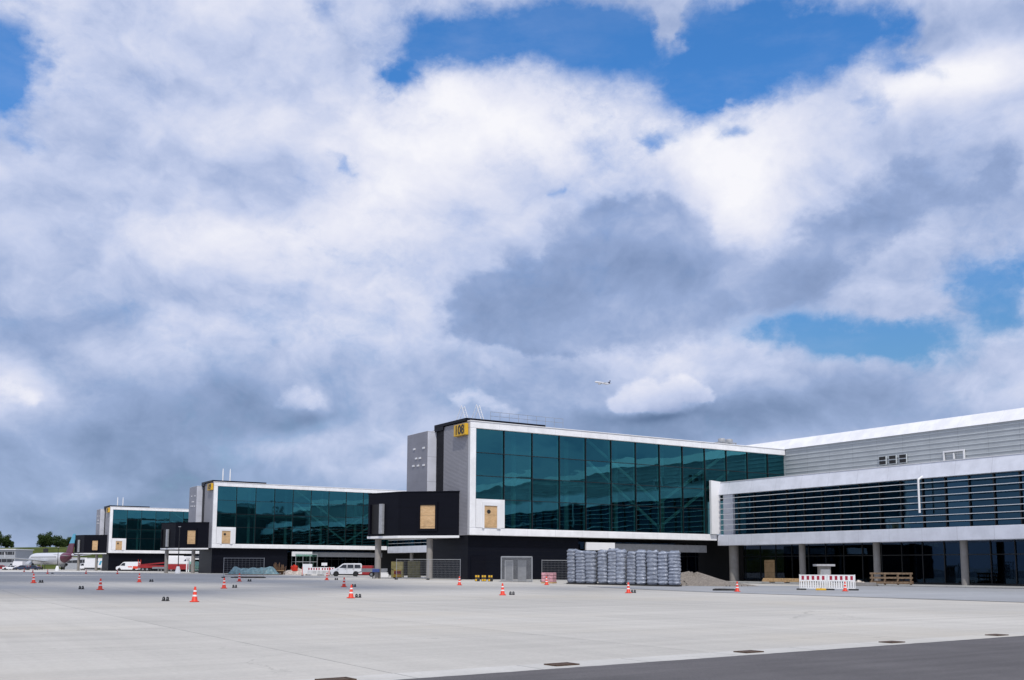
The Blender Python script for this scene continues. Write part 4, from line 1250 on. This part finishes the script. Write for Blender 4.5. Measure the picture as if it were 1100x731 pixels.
# ------------------------------------------------------------------ aircraft
def airliner(name, loc, rz, pitch, lab, s, col_tail, col_tip, patch, gear, group=None):
    r = empty(name, loc, rz, lab, 'airplane', group); r.scale = (s,s,s); r.rotation_euler = (pitch,0,rz)
    R = 1.98; secs = []          # nose towards +y
    for y, rr, zc in ((18.6,.05,-.6),(18.3,.45,-.55),(17.6,.95,-.42),(16.4,1.45,-.25),(14.8,1.82,-.08),(12.5,1.97,0),(-8,1.97,0),(-11,1.80,.16),(-14,1.38,.52),(-16.5,.85,.92),(-18.2,.42,1.2),(-18.9,.15,1.3)):
        secs.append([(rr*math.cos(2*PI*i/20), y, zc+3.7+rr*math.sin(2*PI*i/20)) for i in range(20)])
    f = MB().loft(secs).build('fuselage', M['planewhite'], r, smooth=50)
    if patch:
        secs = [[((rr+.015)*math.cos(2*PI*i/20), y, zc+3.7+(rr+.015)*math.sin(2*PI*i/20)) for i in range(20)] for y, rr, zc in ((-12.0,1.68,.26),(-14,1.38,.52),(-16.5,.85,.92),(-18.2,.42,1.2))]
        MB().loft(secs).build('tail_colour', patch, f, smooth=50)
    b = MB()
    for sx in (-1,1):
        for i in range(26):
            y = 12.5-i*.86; b.box(sx*1.90-.03,sx*1.90+.05 if sx > 0 else sx*1.90+.03,y-.13,y+.13,4.05,4.38) if sx > 0 else b.box(-1.95,-1.87,y-.13,y+.13,4.05,4.38)
    b.build('cabin_windows', M['carglass'], f)
    MB().loft([[( 1.1*math.cos(t),16.75+.25*abs(math.sin(t)),3.95+.30*math.sin(t)) for t in (0,PI/3,2*PI/3,PI)],[(1.15*math.cos(t),16.2,4.55+.30*math.sin(t)) for t in (0,PI/3,2*PI/3,PI)]]).build('cockpit_windows', M['carglass'], f)
    for sx in (-1,1):
        def foil(x, y0, c, z, th): return [(sx*x,y0,z),(sx*x,y0-.3*c,z+th),(sx*x,y0-c,z+.02),(sx*x,y0-.3*c,z-th*.6)]
        MB().loft([foil(1.4,4.2,6.2,2.75,.45),foil(6.3,1.5,3.9,3.25,.25),foil(16.2,-3.6,1.5,4.0,.09)]).build('wing', M['alu'], r)
        MB().loft([foil(16.2,-3.6,1.5,4.0,.09),foil(16.5,-4.4,.9,5.6,.05)]).build('winglet', M['planewhite'], r)
        MB().loft([foil(.5,-14.3,3.4,4.5,.18),foil(6.0,-17.2,1.5,4.95,.06)]).build('tailplane', M['planewhite'], r)
        e = MB()
        e.loft([[(sx*5.6+q*math.cos(2*PI*i/16), y, 1.75+q*math.sin(2*PI*i/16)) for i in range(16)] for y, q in ((5.3,.92),(4.9,1.08),(3.2,1.08),(1.6,.75),(.6,.45))])
        eo = e.build('engine', M['planewhite'] if not gear else M['alu'], r, smooth=50)
        MB().loft([[(sx*5.6+q*math.cos(2*PI*i/16), y, 1.75+q*math.sin(2*PI*i/16)) for i in range(16)] for y, q in ((5.31,.85),(5.30,.1))]).build('intake', M['carblack'], eo)
        MB().loft([[(sx*5.6+q*math.cos(2*PI*i/16), y, 1.75+q*math.sin(2*PI*i/16)) for i in range(16)] for y, q in ((.62,.46),(.3,.30),(-.2,.1))]).build('exhaust', M['carblack'], eo, smooth=50)
        MB().box(sx*5.6-.12,sx*5.6+.12,1.2,3.6,2.55,3.2).build('pylon', M['alu'], eo)
    fin = MB().loft([[(.0-.16,-12.6,5.4),(0.16,-12.6,5.4),(.16,-18.0,5.2),(-.16,-18.0,5.2)],[(-.13,-15.2,8.6),(.13,-15.2,8.6),(.13,-18.9,8.6),(-.13,-18.9,8.6)]]).build('fin', col_tail, r)
    MB().loft([[(-.128,-15.22,8.62),(.128,-15.22,8.62),(.128,-18.9,8.62),(-.128,-18.9,8.62)],[(-.07,-17.8,11.7),(.07,-17.8,11.7),(.07,-19.7,11.7),(-.07,-19.7,11.7)]]).build('fin_tip', col_tip, fin)
    if gear:
        for x, y in ((-3.6,-1.5),(3.6,-1.5),(0,12.8)):
            g = MB().cyl((x,y,.5),(x,y,2.6),.13,n=8).build('landing_gear', M['steel'], r)
            for d in (-.35,.35): MB().cyl((x+d-.15,y,.52),(x+d+.15,y,.52),.52 if x else .38,n=14).build('tyre', M['tyre'], g)
    return r
x, y = at(p(55.5), 345)
hd = math.atan2(.845,.535)              # straight ahead
airliner('parked_airliner', (x,y,gz(x,y)+.012), hd-PI/2+math.radians(45), 0, 'parked white airliner seen from behind, dark red tail with light blue fin tip', 1.0, M['burgundy'], M['skyblue'], M['burgundy'], True)
fx_, fy_ = 1546.6, 2015.2
airliner('flying_airliner', (fx_,fy_,462), math.atan2(-.2,-1)+math.radians(258), math.radians(3), 'small white airliner with dark tail flying across the clouds', 1.3, M['navy'], M['navy'], None, False)

# ------------------------------------------------------------------ far buildings
def office(px, D, lab, L, H, name='office_block'):
    x, y = at(px, D)
    r = empty(name, (x,y,gz(x,y)), ra, lab, 'building')
    MB().box(-L,0,0,14,0,H-.3).build('wall', M['bld'], r)
    MB().box(-L-.3,.3,-.4,14.4,H-.296,H).build('roof', M['white'], r)
    for z in (2.6,5.4):
        w = MB().box(-L+.3,-.4,-.06,-.004,z,z+1.2).build('window_band', M['carglass'], r)
        b = MB()
        for i in range(int(L/2)): b.box(-L+1+2*i-.06,-L+1+2*i+.06,-.09,-.062,z,z+1.2)
        b.build('window_bars', M['bld'], w)
    return r
office(p(17), 385, 'low grey building with dark window bands at the left edge', 46, 7.6)
office(p(94), 392, 'pale low hangar wall behind the tail of the parked airliner', 8.5, 4.6, 'hangar')

# ------------------------------------------------------------------ trees
def tree(px, D, h, w, seed, lab):
    rr = random.Random(seed); x, y = at(px, D); z0 = 10.0
    r = empty('tree', (x,y,z0), 0, lab, 'tree', 'trees on the grass bank')
    t = MB(); t.cyl((0,0,-.8),(0,0,h*.45),.35,.2,n=8)
    lim = []
    for i in range(9):
        a = rr.uniform(0,2*PI); e = Vector((math.cos(a)*w*rr.uniform(.2,.42), math.sin(a)*w*rr.uniform(.2,.42), h*rr.uniform(.28,.72)))
        t.cyl((0,0,h*rr.uniform(.12,.3)), e, .13,.05,n=6); lim.append(e)
    t.build('trunk', M['bark'], r)
    cl = []
    for e in lim + [Vector((0,0,h*.72)), Vector((0,0,h*.5)), Vector((0,0,h*.3))]:
        for k in range(3): cl.append((e + Vector((rr.gauss(0,w*.08),rr.gauss(0,w*.08),rr.gauss(0,h*.08))), rr.uniform(.12,.20)*w))
    c = MB()
    for ctr, rad in cl:
        for k in range(130):
            d = Vector((rr.gauss(0,1),rr.gauss(0,1),rr.gauss(0,.8))).normalized()*rad*rr.uniform(.45,1.08)
            q = ctr + d; s = rr.uniform(.18,.36)
            if q.z < .1: continue
            a = Vector((rr.gauss(0,1),rr.gauss(0,1),rr.gauss(0,1))).normalized(); b = a.orthogonal().normalized()
            c.quad(q-a*s, q+b*s*.6, q+a*s, q-b*s*.6)
    c.build('crown', M['leaf'], r, recalc=False)
for a in ((p(-3),505,9.5,10,1,'tree cut by the left picture edge, above the low grey building'),
          (p(8),508,5.0,5,2,'small tree just right of the tree at the left edge'),
          (p(45.5),503,8.0,8.5,3,'left half of the big tree clump on the grass bank'),
          (p(54),505,8.6,9.0,4,'right half of the big tree clump on the grass bank'),
          (p(65.5),507,5.4,8,5,'low tree right of the big clump on the bank'),
          (p(77),509,6.4,7,6,'tree directly behind the airliner fin on the bank')):
    tree(*a)
# tall far mast at the far left with a short cross arm
x, y = at(p(49.5), 380)
r = empty('signal_mast', (x,y,gz(x,y)), ra, 'dark signal mast with a black box before the grass bank', 'mast')
MB().cyl((0,0,0),(0,0,8.0),.12,n=8).build('pole', M['carblack'], r); MB().box(-.8,.8,-.4,.4,6.2,7.7).build('box', M['carblack'], r, bevel=.05)

# ------------------------------------------------------------------ sky, sun, camera
SUN_EL, SUN_AZ = math.radians(56), Vector((-.40,-.9165))
w = bpy.data.worlds.new('World'); sc.world = w; w.use_nodes = True
w.node_tree.nodes.clear(); t = NT(w.node_tree)
out = t.n.new('ShaderNodeOutputWorld')
sky = t.n.new('ShaderNodeTexSky'); sky.sky_type = 'NISHITA'; sky.sun_disc = False
sky.sun_elevation = SUN_EL; sky.sun_rotation = math.atan2(SUN_AZ.x, SUN_AZ.y)
sky.air_density = 1.0; sky.dust_density = .6; sky.ozone_density = 2.0
STR = .10
HOLES=[(-0.480,0.468,0.0384,0.0439,1.3),(-0.483,0.431,0.0201,0.0229,0.9),(-0.459,0.393,0.0146,0.0110,0.45),(-0.087,0.542,0.0548,0.0420,1.3),(0.008,0.562,0.0686,0.0366,1.2),(0.086,0.543,0.0548,0.0411,1.25),(0.182,0.496,0.0457,0.0420,1.3),(0.237,0.526,0.0731,0.0503,1.25),(0.309,0.520,0.0640,0.0475,1.2),(0.374,0.525,0.0411,0.0366,1.0),(0.410,0.482,0.0256,0.0128,0.7),(-0.119,0.493,0.0219,0.0201,1.0),(-0.168,0.404,0.0110,0.0201,0.6),(0.142,0.435,0.0201,0.0128,0.7),(0.235,0.437,0.0219,0.0110,0.7),(0.358,0.440,0.0238,0.0183,0.6),(0.434,0.464,0.0274,0.0128,0.6),(-0.199,0.569,0.0183,0.0165,0.4),(0.039,0.382,0.0091,0.0073,0.45),(0.304,0.227,0.0686,0.0192,1.25),(0.370,0.206,0.0686,0.0165,1.15),(0.450,0.265,0.0439,0.0238,1.15),(0.399,0.223,0.0457,0.0128,0.5),(0.466,0.231,0.0311,0.0183,0.8),]
FILL=[(0.149,0.563,0.0137,0.0311,1.5),(0.401,0.253,0.0420,0.0146,0.9),(0.475,0.509,0.0548,0.0411,1.2),(0.279,0.422,0.0548,0.0201,0.5),(0.315,0.442,0.0366,0.0128,0.5),(0.217,0.468,0.0219,0.0082,0.3),]
BRIGHT=[(-0.068,0.427,0.1143,0.0548,0.2),(-0.142,0.350,0.0731,0.0548,0.18),(0.008,0.458,0.1005,0.0411,0.18),(0.104,0.436,0.0731,0.0366,0.15),(0.243,0.388,0.0457,0.0640,0.26),(0.207,0.410,0.0548,0.0457,0.18),(0.408,0.445,0.0548,0.0238,0.28),(0.458,0.466,0.0457,0.0219,0.28),(-0.234,0.324,0.1280,0.0457,0.1),(-0.338,0.300,0.1097,0.0366,0.03),(-0.455,0.160,0.0366,0.0229,0.24),(-0.113,0.240,0.0548,0.0366,0.1),(-0.228,0.120,0.0640,0.0146,0.14),(-0.400,0.066,0.0548,0.0128,0.12),(-0.335,0.241,0.0366,0.0183,0.12),(0.345,0.316,0.0640,0.0201,0.12),(0.436,0.161,0.0640,0.0238,0.06),(-0.211,0.171,0.0366,0.0183,0.08),(0.157,0.188,0.0457,0.0128,0.06),]
SHADE=[(-0.263,0.150,0.1737,0.0548,-0.22),(-0.403,0.108,0.1737,0.0548,-0.22),(-0.376,0.041,0.2377,0.0411,-0.22),(-0.182,0.062,0.1371,0.0366,-0.18),(-0.454,0.216,0.0731,0.0457,-0.1),(-0.397,0.496,0.0823,0.0366,-0.02),(-0.303,0.519,0.1005,0.0366,-0.04),(-0.385,0.414,0.1005,0.0366,-0.04),(-0.253,0.385,0.1005,0.0366,-0.08),(-0.165,0.522,0.0548,0.0457,-0.05),(0.174,0.137,0.1645,0.0256,-0.2),(0.298,0.160,0.1005,0.0238,-0.24),(0.396,0.133,0.0731,0.0183,-0.16),(0.460,0.350,0.0731,0.0548,-0.06),(0.444,0.517,0.0823,0.0366,-0.14),(0.046,0.129,0.1097,0.0274,-0.14),(0.009,0.195,0.1280,0.0274,-0.12),(0.400,0.251,0.0548,0.0274,-0.12),(-0.438,0.350,0.0548,0.0457,-0.06),(0.328,0.299,0.0823,0.0457,-0.12),(0.149,0.147,0.0548,0.0064,-0.22),(-0.211,0.146,0.0457,0.0082,-0.12),]
DARK=[(0.084,0.309,0.0914,0.0548,0.85),(0.173,0.311,0.0548,0.0530,0.75),(0.009,0.271,0.0777,0.0384,0.7),(0.046,0.235,0.1005,0.0293,0.7),(-0.029,0.247,0.0548,0.0329,0.5),(0.104,0.372,0.0503,0.0219,0.5),(0.190,0.253,0.0640,0.0457,0.45),(0.275,0.281,0.0594,0.0439,0.55),(0.342,0.330,0.0594,0.0384,0.5),(0.413,0.353,0.0731,0.0411,0.42),(0.476,0.374,0.0411,0.0411,0.32),]
PUFF=[(0.105,0.160,0.0091,0.0082,0.8),(0.120,0.167,0.0119,0.0119,0.9),(0.137,0.175,0.0128,0.0128,0.9),(0.153,0.170,0.0146,0.0128,0.9),(0.172,0.180,0.0119,0.0119,0.95),(0.186,0.172,0.0110,0.0110,0.85),(0.198,0.164,0.0073,0.0073,0.7),(0.146,0.158,0.0366,0.0082,0.8),(-0.058,0.160,0.0128,0.0082,0.7),(-0.041,0.168,0.0137,0.0110,0.75),(-0.022,0.160,0.0146,0.0101,0.7),(-0.002,0.151,0.0183,0.0082,0.6),(-0.229,0.161,0.0146,0.0101,0.5),(-0.211,0.173,0.0183,0.0146,0.6),(-0.193,0.162,0.0165,0.0110,0.5),(-0.276,0.144,0.0183,0.0091,0.45),(-0.465,0.160,0.0201,0.0165,0.55),(-0.445,0.152,0.0146,0.0110,0.45),]
d = t.n.new('ShaderNodeTexCoord').outputs['Generated']
s = t.n.new('ShaderNodeSeparateXYZ'); t.l.new(d, s.inputs[0])
rt = t.vm('DOT_PRODUCT', d, (.8448,-.5351,0)); fw = t.vm('DOT_PRODUCT', d, (.5351,.8448,0))
uu = t.m('ARCTAN2', rt, fw)
hz = t.m('SQRT', t.m('MAXIMUM', t.m('SUBTRACT', 1.0, t.m('MULTIPLY', s.outputs[2], s.outputs[2])), 1e-4))
vv = t.m('DIVIDE', s.outputs[2], hz)
dz = t.vm('MULTIPLY', d, (1,1,1.35))
w1 = t.vm('SUBTRACT', t.noise(dz, 5.0, 5, .55, True), (.5,.5,.5))
w2 = t.vm('SUBTRACT', t.noise(dz, 20.0, 7, .62, True), (.5,.5,.5))
base = t.new('ShaderNodeCombineXYZ', {0: uu, 1: vv}).outputs[0]
q0 = t.vm('MULTIPLY_ADD', w1, (.10,.08,0), base)
q1 = t.vm('MULTIPLY_ADD', w2, (.060,.050,0), q0)
q2 = t.vm('MULTIPLY_ADD', w1, (.03,.03,0), t.vm('MULTIPLY_ADD', w2, (.030,.026,0), base))
def blobs(lst, q):
    acc = None
    for u0, v0, a, b, wt in lst:
        e = t.vm('MULTIPLY_ADD', q, (1/a,1/b,0), (-u0/a,-v0/b,0))
        g = t.m('POWER', .3679, t.vm('DOT_PRODUCT', e, e))
        acc = t.m('MULTIPLY', g, wt) if acc is None else t.m('MULTIPLY_ADD', g, wt, acc)
    return acc
pw = t.vm('MULTIPLY_ADD', w1, (.12,.12,.12), dz)
fb = t.noise(pw, 5.0, 8, .56)
fbu = t.noise(t.vm('ADD', pw, (-.006,-.012,.030)), 5.0, 6, .54)
vo = t.new('ShaderNodeTexVoronoi', {'Vector': t.vm('MULTIPLY_ADD', w2, (.04,.04,.04), pw), 'Scale': 13.0, 'Detail': 1.0, 'Roughness': .5}, feature='F1', normalize=True).outputs['Distance']
h0 = t.m('MULTIPLY_ADD', vo, -.50, t.m('ADD', fb, .20))     # heaped cells on top of the fractal
relief = t.m('SUBTRACT', fb, fbu)
fine = t.noise(t.vm('MULTIPLY_ADD', w2, (.05,.05,.05), dz), 24.0, 6, .66)
fb3 = t.noise(dz, 2.6, 3, .5)
cov = t.m('MULTIPLY_ADD', t.m('SUBTRACT', h0, .5), 1.2, .52)
cov = t.m('MULTIPLY_ADD', t.m('SUBTRACT', fine, .5), 1.0, cov)
cov = t.m('SUBTRACT', cov, blobs(HOLES, q1)); cov = t.m('ADD', cov, blobs(FILL, q1))
alpha = t.mr(cov, -.56, .62)
thin = t.mr(t.noise(t.vm('MULTIPLY', d, (1.6,1.6,5)), 4.0, 7, .65), .42, .72)
alpha = t.m('MAXIMUM', alpha, t.m('MULTIPLY', thin, .11))
br = t.m('MULTIPLY_ADD', t.m('SUBTRACT', fb, .5), .34, .67)
br = t.m('MULTIPLY_ADD', t.m('SUBTRACT', fb3, .5), .18, br)
br = t.m('MULTIPLY_ADD', t.m('SUBTRACT', fine, .5), .10, br)
br = t.m('MULTIPLY_ADD', relief, .85, br)
br = t.m('ADD', br, blobs(BRIGHT, q0)); br = t.m('ADD', br, blobs(SHADE, q0))
dk = t.m('MULTIPLY_ADD', t.m('SUBTRACT', fine, .5), .55, t.m('MULTIPLY_ADD', t.m('SUBTRACT', h0, .5), .5, blobs(DARK, q1)))
br = t.m('SUBTRACT', br, t.m('MULTIPLY', t.mr(dk, .30, .70), .20))
br = t.m('SUBTRACT', br, t.m('MULTIPLY', t.mr(dk, .6, 1.7), .13))
pf = t.mr(t.m('MULTIPLY_ADD', t.m('SUBTRACT', h0, .5), .9, t.m('MULTIPLY_ADD', t.m('SUBTRACT', fine, .5), .6, blobs(PUFF, q2))), .34, .86)
br = t.m('MULTIPLY_ADD', pf, .17, br)
cc = t.ramp(br, [(.08,(.115,.165,.30)),(.30,(.215,.285,.465)),(.48,(.335,.42,.645)),(.66,(.56,.625,.83)),(.84,(.78,.80,.92)),(1.0,(.93,.93,.98))])
# thin cloud lets the blue through
alpha = t.m('MAXIMUM', t.m('MULTIPLY', alpha, t.mr(br, .45, .80, .90, 1.0)), pf)
ccs = t.vm('MULTIPLY', cc, (1/STR,1/STR,1/STR))
hi = t.mr(vv, .12, .46)
blue = t.vm('MULTIPLY', sky.outputs[0], t.mix(hi, (.60,.86,1.02), (.53,1.20,1.80)))
final = t.mix(alpha, (0,0,0), (0,0,0)); mixn = final.node
t.l.new(blue, mixn.inputs[6]); t.l.new(ccs, mixn.inputs[7])
bg = t.new('ShaderNodeBackground', {'Color': final, 'Strength': STR})
t.l.new(bg.outputs[0], out.inputs[0])

# a real cumulus out toward the sun: its shade lies over the left-hand apron, as in the photograph
def cumulus():
    rr = random.Random(31); CZ = 1100.0
    off = Vector((SUN_AZ.x, SUN_AZ.y))*(CZ/math.tan(SUN_EL))
    m = mat('cloud', (.9,.9,.9), 1.0, var=.0)
    mb = MB()
    for i in range(900):
        x = rr.uniform(-330, 75); y = rr.uniform(30, 262)
        dens = ss(58, 22, x - 10*math.sin(y*.05))*ss(44, 92, y + 8*math.sin(x*.06))*ss(258, 228, y)
        if rr.random() > dens: continue
        r0 = rr.uniform(6, 16)*(.45+.55*dens); n = 9
        sx, sy = rr.uniform(.8,1.3), rr.uniform(.8,1.3)
        vs = []; fs = []
        zc = rr.uniform(-12,30)
        rings = [(-.9,.35),(-.45,.85),(.15,1.0),(.65,.72),(.95,.25)]
        for h_, q in rings:
            for k in range(n):
                a = 2*PI*k/n; w_ = 1+rr.uniform(-.12,.12)
                vs.append((off.x+x+math.cos(a)*r0*q*sx*w_, off.y+y+math.sin(a)*r0*q*sy*w_, CZ+zc+h_*r0*.7))
        for j in range(4):
            for k in range(n): fs.append((j*n+k,j*n+(k+1)%n,(j+1)*n+(k+1)%n,(j+1)*n+k))
        fs += [tuple(reversed(range(n))), tuple(range(4*n,5*n))]
        mb.add(vs, fs)
    o = mb.build('clouds', m, smooth=80, recalc=False); o['kind'] = 'stuff'
cumulus()

sl = bpy.data.lights.new('sun', 'SUN'); sl.energy = 2.8; sl.angle = math.radians(.53); sl.color = (1.0,.95,.87)
so_ = bpy.data.objects.new('sun', sl); COL.objects.link(so_)
sd = Vector((SUN_AZ.x*math.cos(SUN_EL), SUN_AZ.y*math.cos(SUN_EL), math.sin(SUN_EL)))
so_.rotation_euler = sd.to_track_quat('Z','Y').to_euler(); so_.location = (0,-40,80)

cd_ = bpy.data.cameras.new('camera'); cam = bpy.data.objects.new('camera', cd_); COL.objects.link(cam)
cd_.sensor_fit = 'HORIZONTAL'; cd_.sensor_width = 36; cd_.lens = 35.605; cd_.shift_y = .1062
cd_.clip_start = .1; cd_.clip_end = 20000
Rv = Vector((.84456392,-.53544244,.00363086)); Uv = Vector((-.0653575,-.09635476,.99319895)); Fv = Vector((.53145102,.8390573,.11637293))
mw = Matrix.Identity(4)
for i in range(3): mw[i][0] = Rv[i]; mw[i][1] = Uv[i]; mw[i][2] = -Fv[i]
mw[2][3] = 1.75
cam.matrix_world = mw; sc.camera = cam
vs_ = sc.view_settings; vs_.view_transform = 'Standard'; vs_.look = 'None'; vs_.exposure = 0; vs_.gamma = 1; vs_.use_curve_mapping = False
